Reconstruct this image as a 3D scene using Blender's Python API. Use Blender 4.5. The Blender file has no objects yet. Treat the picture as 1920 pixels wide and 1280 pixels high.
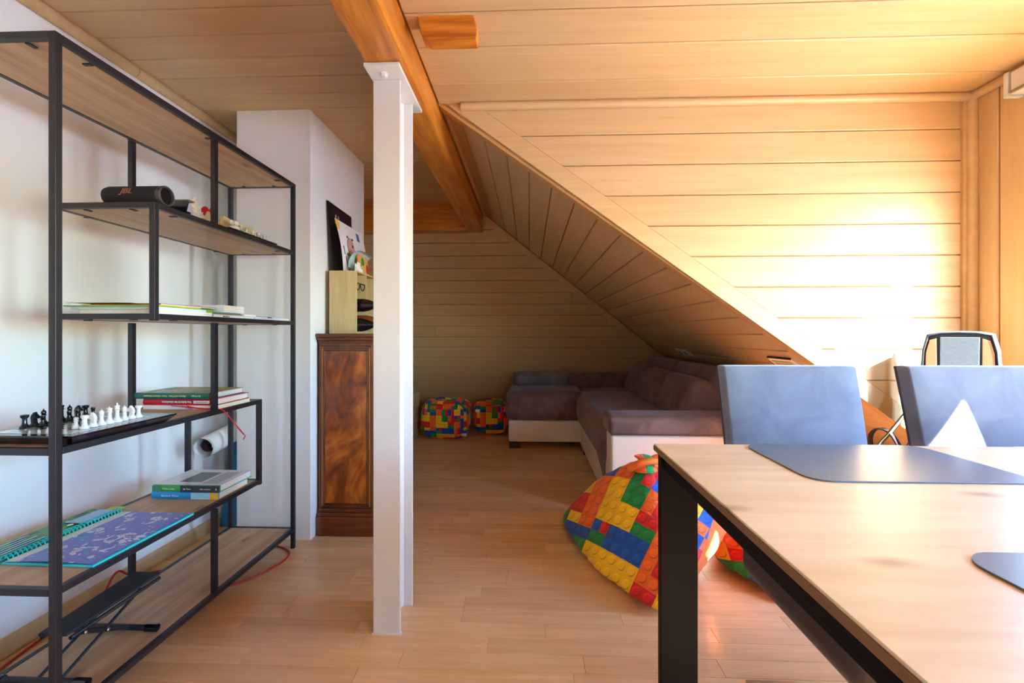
import bpy, bmesh, math, random
from mathutils import Vector, Matrix
random.seed(7)
PI = math.pi
SC = bpy.context.scene
COL = SC.collection

# ---------------------------------------------------------------- camera, sky, sun, exposure
YAW = math.radians(2.2)
cam = bpy.data.cameras.new('camera')
cam.lens = 16.0; cam.sensor_width = 36.0; cam.sensor_fit = 'HORIZONTAL'
cam.shift_y = -13.0 / 1920.0
cam.clip_start = 0.02; cam.clip_end = 200
camo = bpy.data.objects.new('camera', cam); COL.objects.link(camo)
camo.location = (0, 0, 1.03); camo.rotation_euler = (PI / 2, 0, YAW)
SC.camera = camo

SUN_DIR = Vector((-0.883, 1.074, -1.0)).normalized()
W = bpy.data.worlds.new('sky'); SC.world = W; W.use_nodes = True
wn = W.node_tree; wn.nodes.clear()
wo = wn.nodes.new('ShaderNodeOutputWorld'); wb = wn.nodes.new('ShaderNodeBackground')
st = wn.nodes.new('ShaderNodeTexSky'); st.sky_type = 'NISHITA'; st.sun_disc = False
st.sun_elevation = math.asin(-SUN_DIR.z); st.sun_rotation = math.atan2(-SUN_DIR.x, -SUN_DIR.y)
st.altitude = 400; st.air_density = 1.0; st.dust_density = 0.4; st.ozone_density = 1.6
wb.inputs['Strength'].default_value = 1.8
tint = wn.nodes.new('ShaderNodeMix'); tint.data_type = 'RGBA'; tint.blend_type = 'MULTIPLY'; tint.inputs[0].default_value = 1.0
tint.inputs[7].default_value = (0.74, 1.0, 1.18, 1)
wn.links.new(st.outputs[0], tint.inputs[6]); wn.links.new(tint.outputs[2], wb.inputs['Color']); wn.links.new(wb.outputs[0], wo.inputs['Surface'])

sl = bpy.data.lights.new('sun', 'SUN'); sl.energy = 38.0; sl.angle = math.radians(0.6); sl.color = (1.0, 0.95, 0.88)
so = bpy.data.objects.new('sun', sl); COL.objects.link(so)
so.location = (6, -6, 8); so.rotation_euler = SUN_DIR.to_track_quat('-Z', 'Y').to_euler()

SC.view_settings.view_transform = 'Standard'; SC.view_settings.look = 'None'
SC.view_settings.exposure = 1.42; SC.view_settings.gamma = 1.0
SC.view_settings.use_curve_mapping = False
SC.cycles.max_bounces = 14; SC.cycles.diffuse_bounces = 10; SC.cycles.glossy_bounces = 6
SC.cycles.caustics_reflective = False; SC.cycles.caustics_refractive = False
SC.cycles.sample_clamp_indirect = 12.0

# windows of the right wall (y0, y1, z0, z1) and of the wall behind the camera (x0, x1, z0, z1)
WIN_R = [(1.27, 1.725, 0.25, 1.63), (0.06, 0.70, 0.92, 1.53), (-1.4, -0.8, 0.92, 1.63)]  # last opening is unseen, added behind the camera for fill light
def portal(name, loc, direction, sx, sy):
    l = bpy.data.lights.new(name, 'AREA'); l.shape = 'RECTANGLE'; l.size = sx; l.size_y = sy
    l.cycles.is_portal = True
    o = bpy.data.objects.new(name, l); COL.objects.link(o); o.location = loc
    o.rotation_euler = Vector(direction).to_track_quat('-Z', 'Y').to_euler()
for i, (a, b, c, d) in enumerate(WIN_R):
    portal('window_portal', (1.91, (a + b) / 2, (c + d) / 2), (-1, 0, 0), b - a, d - c)

# ---------------------------------------------------------------- materials
def S(r, g, b):
    f = lambda c: (c / 255 / 12.92) if c / 255 <= 0.04045 else ((c / 255 + 0.055) / 1.055) ** 2.4
    return (f(r), f(g), f(b), 1)
class N:
    """tiny node builder"""
    def __init__(s, name):
        s.m = bpy.data.materials.new(name); s.m.use_nodes = True
        s.t = s.m.node_tree; s.p = s.t.nodes['Principled BSDF']
    def n(s, typ, **kw):
        x = s.t.nodes.new(typ)
        for k, v in kw.items(): setattr(x, k, v)
        return x
    def l(s, a, b): s.t.links.new(a, b)
    def set(s, x, i, v):
        if hasattr(v, 'links') or isinstance(v, bpy.types.NodeSocket): s.l(v, x.inputs[i])
        else: x.inputs[i].default_value = v
    def math(s, op, a, b=0.0, c=0.0):
        x = s.n('ShaderNodeMath', operation=op)
        s.set(x, 0, a); s.set(x, 1, b)
        if op in ('MULTIPLY_ADD', 'SMOOTH_MIN'): s.set(x, 2, c)
        return x.outputs[0]
    def mix(s, f, a, b, typ='FLOAT', blend='MIX'):
        x = s.n('ShaderNodeMix', data_type=typ)
        if typ == 'RGBA':
            x.blend_type = blend; s.set(x, 0, f); s.set(x, 6, a); s.set(x, 7, b); return x.outputs[2]
        s.set(x, 0, f); s.set(x, 2, a); s.set(x, 3, b); return x.outputs[0]
    def noise(s, vec, scale, detail=3, dist=0.0, rough=.5):
        x = s.n('ShaderNodeTexNoise'); s.set(x, 'Scale', scale); s.set(x, 'Detail', detail)
        s.set(x, 'Distortion', dist); s.set(x, 'Roughness', rough)
        if vec is not None: s.l(vec, x.inputs['Vector'])
        return x.outputs[0]
    def ramp(s, f, stops, interp='LINEAR'):
        x = s.n('ShaderNodeValToRGB'); e = x.color_ramp.elements; x.color_ramp.interpolation = interp
        while len(e) < len(stops): e.new(0.5)
        for i, (p, c) in enumerate(stops): e[i].position = p; e[i].color = c
        s.l(f, x.inputs[0]); return x.outputs[0]
    def bump(s, h, strength, dist=0.002):
        x = s.n('ShaderNodeBump'); s.set(x, 'Strength', strength); s.set(x, 'Distance', dist); s.l(h, x.inputs['Height'])
        s.l(x.outputs[0], s.p.inputs['Normal'])
    def obj_coords(s, scale, rnd=True):
        tc = s.n('ShaderNodeTexCoord'); v = tc.outputs['Object']
        if rnd:
            oi = s.n('ShaderNodeObjectInfo')
            mm = s.n('ShaderNodeVectorMath', operation='SCALE'); mm.inputs[0].default_value = (37.0, 17.0, 53.0)
            s.l(oi.outputs['Random'], mm.inputs['Scale'])
            ad = s.n('ShaderNodeVectorMath', operation='ADD'); s.l(v, ad.inputs[0]); s.l(mm.outputs[0], ad.inputs[1]); v = ad.outputs[0]
        mp = s.n('ShaderNodeVectorMath', operation='MULTIPLY'); s.l(v, mp.inputs[0]); mp.inputs[1].default_value = scale
        return mp.outputs[0]
    def base(s, c): s.set(s.p, 'Base Color', c)
    def rough(s, r): s.set(s.p, 'Roughness', r)

def plain(name, col, rough=.5, metal=0.0, var=.06, scale=14, coat=0.0, sheen=0.0, bump=0.0, bscale=200, spec=.5):
    b = N(name); v = b.obj_coords((1, 1, 1), False)
    nz = b.noise(v, scale, 4)
    k = b.math('MULTIPLY_ADD', b.math('SUBTRACT', nz, .5), var * 2, 1.0)
    x = b.n('ShaderNodeHueSaturation'); x.inputs['Color'].default_value = col; b.l(k, x.inputs['Value'])
    b.base(x.outputs[0]); b.rough(rough); b.set(b.p, 'Metallic', metal); b.set(b.p, 'Coat Weight', coat)
    b.set(b.p, 'Sheen Weight', sheen); b.set(b.p, 'Sheen Roughness', .4); b.set(b.p, 'Specular IOR Level', spec)
    if bump: b.bump(b.noise(v, bscale, 3), bump)
    return b.m
def wood(name, light, dark, axis='X', stretch=14, freq=1.6, rough=.45, coat=0.0, var=.10, dist=.8, bump=.15, lo=.35, hi=.68, knots=None, rnd=True, spec=.5):
    b = N(name)
    sc = {'X': (freq, freq * stretch, freq * stretch), 'Y': (freq * stretch, freq, freq * stretch), 'Z': (freq * stretch, freq * stretch, freq)}[axis]
    v = b.obj_coords(sc, rnd)
    big = b.noise(v, .55, 3, dist * 1.6); fine = b.noise(v, 2.4, 6, dist * .5, .62)
    f = b.math('MULTIPLY_ADD', fine, .45, b.math('MULTIPLY', big, .55))
    c = b.ramp(f, [(lo, dark), (hi, light)])
    if knots:
        kv = b.n('ShaderNodeTexVoronoi', voronoi_dimensions='2D')
        ks = {'X': (2.2, 5, 5), 'Y': (5, 2.2, 5), 'Z': (5, 5, 2.2)}[axis]
        b.l(b.obj_coords(ks, rnd), kv.inputs['Vector']); kv.inputs['Scale'].default_value = 1.0
        kk = b.ramp(kv.outputs['Distance'], [(0.02, (1, 1, 1, 1)), (0.10, (0, 0, 0, 1))])
        c = b.mix(b.math('MULTIPLY', kk, .55), c, knots, 'RGBA')
    oi = b.n('ShaderNodeObjectInfo')
    k = b.math('MULTIPLY_ADD', b.math('SUBTRACT', oi.outputs['Random'], .5), var * 2, 1.0)
    x = b.n('ShaderNodeHueSaturation'); b.l(c, x.inputs['Color']); b.l(k, x.inputs['Value'])
    b.base(x.outputs[0]); b.set(b.p, 'Coat Weight', coat); b.set(b.p, 'Coat Roughness', .15); b.set(b.p, 'Specular IOR Level', spec)
    b.rough(b.math('MULTIPLY_ADD', fine, .15, rough - .07))
    b.bump(fine, bump, .001)
    return b.m
def bricks(name, dim=1.0, flap=False):
    """printed cotton with an all-over pattern of coloured toy-block tops; UV unit = one stud"""
    b = N(name); uv = b.n('ShaderNodeUVMap'); sep = b.n('ShaderNodeSeparateXYZ'); b.l(uv.outputs[0], sep.inputs[0])
    u, v = sep.outputs[0], sep.outputs[1]
    fl = lambda x, k: b.math('FLOOR', b.math('DIVIDE', x, k))
    def wn_(x, y, z):
        cb = b.n('ShaderNodeCombineXYZ'); b.set(cb, 0, x); b.set(cb, 1, y); b.set(cb, 2, z)
        w = b.n('ShaderNodeTexWhiteNoise', noise_dimensions='3D'); b.l(cb.outputs[0], w.inputs['Vector']); return w.outputs['Value']
    u1, v1, u2, v2, u4, v4 = fl(u, 1.), fl(v, 1.), fl(u, 2.), fl(v, 2.), fl(u, 4.), fl(v, 4.)
    lt = lambda a, t: b.math('LESS_THAN', a, t)
    r2 = wn_(u2, v2, 3.3); r4 = wn_(u4, v4, 7.7)
    full = wn_(u2, v2, 11.); hor = wn_(u2, v1, 13.); ver = wn_(u1, v2, 17.); one = wn_(u1, v1, 19.)
    c = b.mix(lt(r2, .88), one, ver); c = b.mix(lt(r2, .62), c, hor); c = b.mix(lt(r2, .36), c, full)
    c = b.mix(lt(r4, .42), c, wn_(u2, v4, 23.)); c = b.mix(lt(r4, .16), c, wn_(u4, v2, 29.))
    red, blue, yel, gre, ora = S(216, 28, 26), S(12, 82, 178), S(252, 196, 12), S(16, 140, 64), S(244, 104, 24)
    col = b.ramp(c, [(0, red), (.2, blue), (.4, yel), (.61, gre), (.8, ora)], 'CONSTANT')
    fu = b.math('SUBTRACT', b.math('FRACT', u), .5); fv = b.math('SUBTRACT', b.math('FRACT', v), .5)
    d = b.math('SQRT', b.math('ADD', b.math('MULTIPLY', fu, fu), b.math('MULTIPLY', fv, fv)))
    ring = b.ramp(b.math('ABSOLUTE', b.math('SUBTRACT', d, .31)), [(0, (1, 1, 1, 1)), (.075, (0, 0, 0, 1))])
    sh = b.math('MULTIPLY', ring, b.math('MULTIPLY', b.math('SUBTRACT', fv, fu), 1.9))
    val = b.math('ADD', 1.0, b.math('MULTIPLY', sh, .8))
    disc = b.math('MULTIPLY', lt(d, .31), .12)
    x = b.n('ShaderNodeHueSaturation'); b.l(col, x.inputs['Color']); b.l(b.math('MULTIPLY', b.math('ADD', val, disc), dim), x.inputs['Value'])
    tc = b.n('ShaderNodeTexCoord'); out = x.outputs[0]
    if flap:   # plain orange base panel of the bag, cut along a straight seam
        so_ = b.n('ShaderNodeSeparateXYZ'); b.l(tc.outputs['Object'], so_.inputs[0])
        k = b.math('GREATER_THAN', b.math('SUBTRACT', so_.outputs[0], b.math('MULTIPLY', so_.outputs[2], .8)), .03)
        out = b.mix(k, out, S(238, 112, 32), 'RGBA')
    b.base(out); b.rough(.7); b.set(b.p, 'Sheen Weight', .15); nz = b.noise(tc.outputs['Object'], 9, 3, .6)
    b.bump(nz, .35, .02)
    return b.m

PINE = wood('pine_cladding', S(212, 181, 136), S(200, 165, 116), 'X', 22, 1.3, .42, var=.035, bump=.05)
PINE_BACK = plain('pine_tongue', S(206, 160, 104), .6)
PINE_TRIM = wood('pine_trim', S(212, 180, 134), S(200, 164, 114), 'X', 20, 1.5, .4, var=.03, bump=.05, rnd=False)
BEAM = wood('varnished_beam', S(222, 144, 52), S(170, 90, 20), 'Y', 9, 1.5, .38, coat=.25, dist=1.7, bump=.5, lo=.36, hi=.6, rnd=False)
BEAMX = wood('varnished_beam_cross', S(222, 144, 52), S(170, 90, 20), 'X', 9, 1.5, .38, coat=.25, dist=1.7, bump=.5, lo=.36, hi=.6, rnd=False)
FLOOR = wood('beech_laminate', S(230, 192, 144), S(214, 170, 120), 'X', 12, 2.2, .23, var=.07, dist=.9, bump=.03)
FLOOR_SUB = plain('floor_joint', S(176, 130, 88), .6)
PLASTER = plain('white_plaster', S(236, 238, 238), .75, var=.015, bump=.08, bscale=60)
WHITE = plain('white_paint', S(218, 218, 216), .4, var=.02)
BLACK = plain('black_steel', S(34, 32, 38), .42, var=.05, spec=.5)
OAK = wood('oak_board', S(206, 172, 136), S(166, 130, 96), 'Y', 12, 1.5, .5, var=.05, dist=1.2, bump=.1, knots=S(84, 56, 38))
TABLE = wood('light_oak_top', S(234, 214, 178), S(214, 188, 148), 'X', 9, 1.2, .36, var=0, dist=1.1, bump=.05, lo=.33, hi=.6, knots=S(120, 84, 50), rnd=False)
TABLE_EDGE = plain('oak_edge_shadowed', S(128, 92, 58), .5, var=.12)  # edge brown darkened to carry the shadow below the top
DARKSTEEL = plain('anthracite_steel', S(15, 11, 13), .6, var=.05, spec=.12)
def velvet(name, a, b_, sheen=.6, rough=.8):
    b = N(name); v = b.obj_coords((1, 1, 1), False)
    nz = b.noise(v, 7, 5, 1.2); f2 = b.noise(v, 260, 2)
    b.base(b.ramp(nz, [(.32, b_), (.68, a)])); b.rough(rough); b.set(b.p, 'Sheen Weight', sheen); b.set(b.p, 'Sheen Roughness', .35)
    b.set(b.p, 'Sheen Tint', (.85, .9, 1, 1)); b.bump(f2, .12, .001); return b.m
CHAIR = velvet('blue_grey_velvet', S(120, 134, 156), S(102, 114, 138), .55)
CHAIR_SIDE = velvet('dark_velvet_side', S(58, 46, 48), S(46, 36, 38), .15)
SOFA = velvet('taupe_microfibre', S(128, 106, 102), S(104, 82, 78), .25)
BOLSTER = velvet('grey_microfibre', S(128, 122, 130), S(104, 98, 106), .3)
LEATHER = plain('white_leather', S(236, 226, 214), .45, var=.02, bump=.1, bscale=300)
SEAM = plain('dark_piping', S(60, 62, 72), .6)
CHROME = plain('brushed_steel', S(190, 188, 184), .3, 1.0)
MAT = plain('blue_grey_placemat', S(88, 106, 126), .34, var=.02, spec=.5)
BRICK = bricks('toy_block_print'); BRICK_FLAP = bricks('toy_block_print_with_panel', flap=True)
ORANGE = plain('orange_cotton', S(238, 112, 32), .7, var=.05, bump=.2, bscale=12)
def burl():
    b = N('burl_veneer'); v = b.obj_coords((1, 1, .6), False)
    a = b.noise(v, 5, 8, 2.2, .62); c = b.noise(v, 14, 5, 1.0)
    b.base(b.ramp(b.math('MULTIPLY_ADD', a, .75, b.math('MULTIPLY', c, .25)), [(.34, S(70, 26, 6)), (.48, S(146, 72, 16)), (.62, S(196, 112, 28))]))
    b.rough(.3); b.set(b.p, 'Coat Weight', .5); b.set(b.p, 'Coat Roughness', .12); return b.m
BURL = burl()
WALNUT = wood('stained_walnut', S(136, 66, 26), S(72, 28, 10), 'Z', 10, 2.5, .3, coat=.4, var=0, rnd=False)
WALNUTX = wood('stained_walnut_cross', S(130, 62, 24), S(72, 28, 10), 'X', 10, 2.5, .3, coat=.4, var=0, rnd=False)
GILT = plain('golden_brown_gloss', S(170, 110, 52), .3, coat=.4)  # lighter golden brown for the middle moulding and the knobs
PALEWOOD = wood('pale_ash', S(214, 194, 146), S(190, 168, 118), 'Z', 16, 2.5, .5, var=.03, rnd=False)
BOTTLE = plain('black_glass', S(22, 18, 22), .12, spec=.7, var=0)
def C(name, r, g, b, rough=.55, **k): return plain(name, S(r, g, b), rough, **k)
PAPER = C('white_paper', 238, 238, 240, .7, var=.02)
def pages():
    b = N('page_block'); v = b.obj_coords((2, 2, 900), False)
    b.base(b.ramp(b.noise(v, 1.0, 2), [(.3, S(214, 212, 208)), (.7, S(246, 245, 242))])); b.rough(.8); return b.m
PAGES = pages()

# ---------------------------------------------------------------- mesh helpers
class M:
    def __init__(s, o=(0, 0, 0)): s.v = []; s.f = []; s.mi = []; s.o = Vector(o); s.cur = 0
    def add(s, vs, fs):
        k = len(s.v); s.v += [tuple(Vector(p) - s.o) for p in vs]
        for f in fs: s.f.append([k + i for i in f]); s.mi.append(s.cur)
        return s
    def box(s, x0, x1, y0, y1, z0, z1):
        vs = [(x, y, z) for z in (z0, z1) for y in (y0, y1) for x in (x0, x1)]
        return s.add(vs, [(0, 2, 3, 1), (4, 5, 7, 6), (0, 1, 5, 4), (2, 6, 7, 3), (0, 4, 6, 2), (1, 3, 7, 5)])
    def prism(s, poly, a, b, axis='Z'):
        """polygon extruded between a and b along axis"""
        P = {'Z': lambda p, h: (p[0], p[1], h), 'Y': lambda p, h: (p[0], h, p[1]), 'X': lambda p, h: (h, p[0], p[1])}[axis]
        n = len(poly); vs = [P(p, a) for p in poly] + [P(p, b) for p in poly]
        return s.add(vs, [list(range(n))[::-1], list(range(n, 2 * n))] + [(i, (i + 1) % n, n + (i + 1) % n, n + i) for i in range(n)])
    def tube(s, pts, r, n=8, closed=False, cap=True):
        pts = [Vector(p) for p in pts]; L = len(pts); rr = r if isinstance(r, (list, tuple)) else [r] * L
        up = None; rings = []
        for i, p in enumerate(pts):
            if closed: t = (pts[(i + 1) % L] - pts[i - 1])
            else: t = pts[min(i + 1, L - 1)] - pts[max(i - 1, 0)]
            t.normalize()
            if up is None:
                up = Vector((0, 0, 1)) if abs(t.z) < .9 else Vector((1, 0, 0))
            a = t.cross(up); a.normalize(); up = a.cross(t); up.normalize()
            rings.append([p + (a * math.cos(2 * PI * k / n) + up * math.sin(2 * PI * k / n)) * rr[i] for k in range(n)])
        vs = [q for R in rings for q in R]; fs = []
        m = L if closed else L - 1
        for i in range(m):
            j = (i + 1) % L
            for k in range(n): fs.append((i * n + k, i * n + (k + 1) % n, j * n + (k + 1) % n, j * n + k))
        if cap and not closed: fs += [list(range(n))[::-1], [(L - 1) * n + k for k in range(n)]]
        return s.add(vs, fs)
    def lathe(s, prof, c=(0, 0, 0), n=16, axis='Z', cap=True):
        c = Vector(c); vs = []; fs = []
        for (r, h) in prof:
            for k in range(n):
                a = 2 * PI * k / n; x, y = r * math.cos(a), r * math.sin(a)
                vs.append(c + (Vector((x, y, h)) if axis == 'Z' else Vector((h, x, y)) if axis == 'X' else Vector((y, h, x))))
        for i in range(len(prof) - 1):
            for k in range(n): fs.append((i * n + k, i * n + (k + 1) % n, (i + 1) * n + (k + 1) % n, (i + 1) * n + k))
        if cap: fs += [list(range(n))[::-1], [(len(prof) - 1) * n + k for k in range(n)]]
        return s.add(vs, fs)
    def rbox(s, c, d, r, puff=(0, 0, 0), n=6, fn=None):
        """rounded cushion: centre, size, corner radius, bulge per axis; fn maps a point afterwards"""
        h = [x / 2 for x in d]; c = Vector(c); T = []
        rv = [min(q, h[a] * .98) for a, q in enumerate(r if isinstance(r, (tuple, list)) else (r, r, r))]
        for a in range(3):
            R = rv[a]; e = h[a]
            t = [-e, -e + R * .08, -e + R * .3, -e + R * .62] + [-(e - R) + 2 * (e - R) * i / n for i in range(n + 1)]
            t += [e - R * .62, e - R * .3, e - R * .08, e]; T.append(t)
        key = {}; vs = []; fs = []
        def pt(p):
            k = tuple(round(x, 6) for x in p)
            if k not in key:
                inn = Vector([max(-(h[a] - rv[a]), min(h[a] - rv[a], p[a])) for a in range(3)])
                dd = Vector(p) - inn
                if dd.length > 1e-9:          # ellipsoidal corner
                    q = Vector([dd[a] / rv[a] for a in range(3)]); q.normalize()
                    P = inn + Vector([q[a] * rv[a] for a in range(3)])
                else: P = Vector(p)
                u = [P[a] / h[a] for a in range(3)]
                for a in range(3):
                    b1, b2 = (a + 1) % 3, (a + 2) % 3
                    P[a] += puff[a] * u[a] * (1 - u[b1] ** 2) * (1 - u[b2] ** 2)
                P = P + c
                if fn: P = Vector(fn(P))
                key[k] = len(vs); vs.append(P)
            return key[k]
        for a in range(3):
            b1, b2 = (a + 1) % 3, (a + 2) % 3
            for sg in (-1, 1):
                for i in range(len(T[b1]) - 1):
                    for j in range(len(T[b2]) - 1):
                        q = []
                        for (ii, jj) in ((i, j), (i + 1, j), (i + 1, j + 1), (i, j + 1)):
                            p = [0, 0, 0]; p[a] = sg * h[a]; p[b1] = T[b1][ii]; p[b2] = T[b2][jj]; q.append(pt(p))
                        fs.append(q if sg > 0 else q[::-1])
        return s.add(vs, fs)
    def sheet(s, fn, nu, nv):
        vs = [fn(i / nu, j / nv) for j in range(nv + 1) for i in range(nu + 1)]
        return s.add(vs, [(j * (nu + 1) + i, j * (nu + 1) + i + 1, (j + 1) * (nu + 1) + i + 1, (j + 1) * (nu + 1) + i) for j in range(nv) for i in range(nu)])
    def mesh(s, name, mats, smooth=False, bevel=0.0, seg=2, uv=None, solid=0.0):
        me = bpy.data.meshes.new(name); me.from_pydata(s.v, [], s.f)
        for i, p in enumerate(me.polygons): p.material_index = s.mi[i]
        bm = bmesh.new(); bm.from_mesh(me)
        bmesh.ops.remove_doubles(bm, verts=bm.verts, dist=1e-6)
        bmesh.ops.recalc_face_normals(bm, faces=bm.faces)
        if bevel:
            ed = [e for e in bm.edges if len(e.link_faces) == 2 and e.calc_face_angle(0) > .5]
            bmesh.ops.bevel(bm, geom=ed, offset=bevel, segments=seg, affect='EDGES', profile=.6, clamp_overlap=True)
        bm.to_mesh(me); bm.free()
        for m in (mats if isinstance(mats, (list, tuple)) else [mats]): me.materials.append(m)
        if smooth:
            for p in me.polygons: p.use_smooth = True
            if hasattr(me, 'set_sharp_from_angle') and smooth != 'all': me.set_sharp_from_angle(angle=math.radians(40))
        if uv:
            L = me.uv_layers.new(name='UVMap')
            for p in me.polygons:
                for li in p.loop_indices: L.data[li].uv = uv(me.vertices[me.loops[li].vertex_index].co, p.normal)
        return me
def link(name, me, parent=None, loc=(0, 0, 0)):
    o = bpy.data.objects.new(name, me); COL.objects.link(o); o.location = loc
    if parent: o.parent = parent
    return o
def tag(o, label, cat, group=None, kind=None):
    o['label'] = label; o['category'] = cat
    if group: o['group'] = group
    if kind: o['kind'] = kind
    return o
def thing(name, label, cat, loc=(0, 0, 0), rotz=0.0, group=None):
    o = bpy.data.objects.new(name, None); COL.objects.link(o); o.location = loc; o.rotation_euler = (0, 0, rotz)
    o.empty_display_size = .1
    return tag(o, label, cat, group, 'thing')
def part(name, m, mats, parent, **k): return link(name, m.mesh(name, mats, **k), parent)
def solo(name, m, mats, label, cat, loc=(0, 0, 0), group=None, **k):
    return tag(link(name, m.mesh(name, mats, **k), None, loc), label, cat, group, 'thing')
def struct(name, m, mats, label, cat, **k):
    return tag(link(name, m.mesh(name, mats, **k)), label, cat, None, 'structure')
def lettering(body, parent, loc, rot, size, mat, sx=1.0, align='CENTER', shear=0.0, bold=0.0):
    c = bpy.data.curves.new('lettering', 'FONT'); c.body = body; c.size = size; c.align_x = align; c.align_y = 'CENTER'
    c.extrude = .0003; c.shear = shear; c.offset = bold; c.materials.append(mat)
    o = bpy.data.objects.new('lettering', c); COL.objects.link(o)
    me = bpy.data.meshes.new_from_object(o); bpy.data.objects.remove(o); o = bpy.data.objects.new('lettering', me); COL.objects.link(o); o.parent = parent; o.location = loc
    o.rotation_euler = rot; o.scale = (sx, 1, 1); return o

def clip(poly, a, b, c):
    """keep a*u + b*v <= c"""
    out = []
    for i in range(len(poly)):
        p, q = poly[i], poly[(i + 1) % len(poly)]
        dp, dq = a * p[0] + b * p[1] - c, a * q[0] + b * q[1] - c
        if dp <= 0: out.append(p)
        if dp * dq < 0:
            t = dp / (dp - dq); out.append((p[0] + t * (q[0] - p[0]), p[1] + t * (q[1] - p[1])))
    return out
def area(p): return sum(p[i][0] * p[(i + 1) % len(p)][1] - p[(i + 1) % len(p)][0] * p[i][1] for i in range(len(p))) / 2
def clean(p):
    q = []
    for a in p:
        if not q or math.hypot(a[0] - q[-1][0], a[1] - q[-1][1]) > 1e-4: q.append(a)
    if len(q) > 1 and math.hypot(q[0][0] - q[-1][0], q[0][1] - q[-1][1]) < 1e-4: q.pop()
    return q
def inset(p, d):
    q = list(p); n = len(p)
    for i in range(n):
        a, b = p[i], p[(i + 1) % n]; ex, ey = b[0] - a[0], b[1] - a[1]; L = math.hypot(ex, ey)
        nx, ny = ey / L, -ex / L      # outward for ccw
        q = clip(q, nx, ny, nx * a[0] + ny * a[1] - d)
    return clean(q)
def board_mesh(name, poly, thick, ch, mat):
    top = inset(poly, ch); n = len(poly)
    m = M(); m.add([(p[0], p[1], -thick) for p in poly] + [(p[0], p[1], -ch) for p in poly],
                   [(i, (i + 1) % n, n + (i + 1) % n, n + i) for i in range(n)])
    if len(top) == n:
        # match the order of corners
        k0 = min(range(n), key=lambda k: math.hypot(top[k][0] - poly[0][0], top[k][1] - poly[0][1])); top = top[k0:] + top[:k0]
        m.add([(p[0], p[1], -ch) for p in poly] + [(p[0], p[1], 0) for p in top], [(i, (i + 1) % n, n + (i + 1) % n, n + i) for i in range(n)] + [list(range(n, 2 * n))])
    else: m.add([(p[0], p[1], -ch) for p in poly], [list(range(n))])
    return m.mesh(name, mat)
def planks(parent, poly, o, ux, uy, pitch, phase, mat, thick=.012, gap=.004, ch=.003, joints=None, name='plank', edges=None):
    """boards laid along ux, cut to the outline poly (u, v); real edges with a recessed joint"""
    ux, uy, o = Vector(ux).normalized(), Vector(uy).normalized(), Vector(o); nn = ux.cross(uy)
    if area(poly) < 0: poly = poly[::-1]
    vmin, vmax = min(p[1] for p in poly), max(p[1] for p in poly)
    if edges is None:
        k = math.floor((vmin - phase) / pitch); edges = []
        while phase + k * pitch < vmax: edges.append((phase + k * pitch, phase + (k + 1) * pitch)); k += 1
    for idx, (a, b) in enumerate(edges):
        s = clean(clip(clip(poly, 0, -1, -(a + gap / 2)), 0, 1, b - gap / 2))
        if len(s) < 3 or area(s) < 4e-4: continue
        us = [p[0] for p in s]; cuts = [min(us) - 1] + sorted(joints(idx) if joints else []) + [max(us) + 1]
        for c0, c1 in zip(cuts, cuts[1:]):
            t = clean(clip(clip(s, -1, 0, -(c0 + .0008)), 1, 0, c1 - .0008))
            if len(t) < 3 or area(t) < 2e-4: continue
            cu = sum(p[0] for p in t) / len(t); cv = (a + b) / 2
            me = board_mesh(name, [(p[0] - cu, p[1] - cv) for p in t], thick, ch, mat)
            ob = link(name, me, parent)
            P = o + ux * cu + uy * cv
            ob.matrix_local = Matrix(((ux.x, uy.x, nn.x, P.x), (ux.y, uy.y, nn.y, P.y), (ux.z, uy.z, nn.z, P.z), (0, 0, 0, 1)))

# ---------------------------------------------------------------- the room
XL, XR = -1.68, 1.87           # left and right wall
ZL, ZR = 2.156, 2.045          # ceilings left and right of the beam
YC = 2.0                       # dormer cheek
SX, SZ, SK = -.402, 2.083, .722   # sloping ceiling: z = SZ - SK (x - SX)
FY, FT = 3.945, math.tan(math.radians(60))   # far slope: y = FY + (SZ - z)/FT
zs = lambda x: SZ - SK * (x - SX)
yh = lambda x: FY + SK * (x - SX) / FT       # hip line

m = M(); m.box(-1.8, 2.7, -2.7, 5.4, -.12, -.006)
floor = struct('floor', m, FLOOR_SUB, 'warm beech laminate floor of short staggered strips', 'floor')
# floor strips: rows run along x; the 290 nearest in view are parts, the rest is one part
random.seed(3)
rest = []; count = 0
row = 0; y = 1.0
strips = []
while y < 5.2:
    x = -1.75 + random.uniform(-.5, 0)
    while x < 2.6:
        L = random.choice((.42, .5, .58, .66)); strips.append((max(x, -1.75), min(x + L, 2.6), y, y + .078)); x += L
    y += .078
def seen(s): cx, cy = (s[0] + s[1]) / 2, s[2]; return -1.75 < cx < .55 + .15 * cy and 1.0 < cy < 4.7
near = sorted([s for s in strips if seen(s)], key=lambda s: s[2])[:285]
ns = set(near)
for s in near:
    w, h = s[1] - s[0], s[3] - s[2]; g = .0003
    me = board_mesh('strip', [(-w / 2 + g, -h / 2 + g), (w / 2 - g, -h / 2 + g), (w / 2 - g, h / 2 - g), (-w / 2 + g, h / 2 - g)], .006, .0008, FLOOR)
    link('strip', me, floor, ((s[0] + s[1]) / 2, (s[2] + s[3]) / 2, 0))
m = M()
for s in strips:
    if s not in ns: m.box(s[0] + .0006, s[1] - .0006, s[2] + .0006, s[3] - .0006, -.006, 0)
m.box(-1.75, 2.6, -2.6, .9985, -.006, 0)
o = part('distant_strips', m, FLOOR, floor); o['kind'] = 'stuff'

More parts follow.
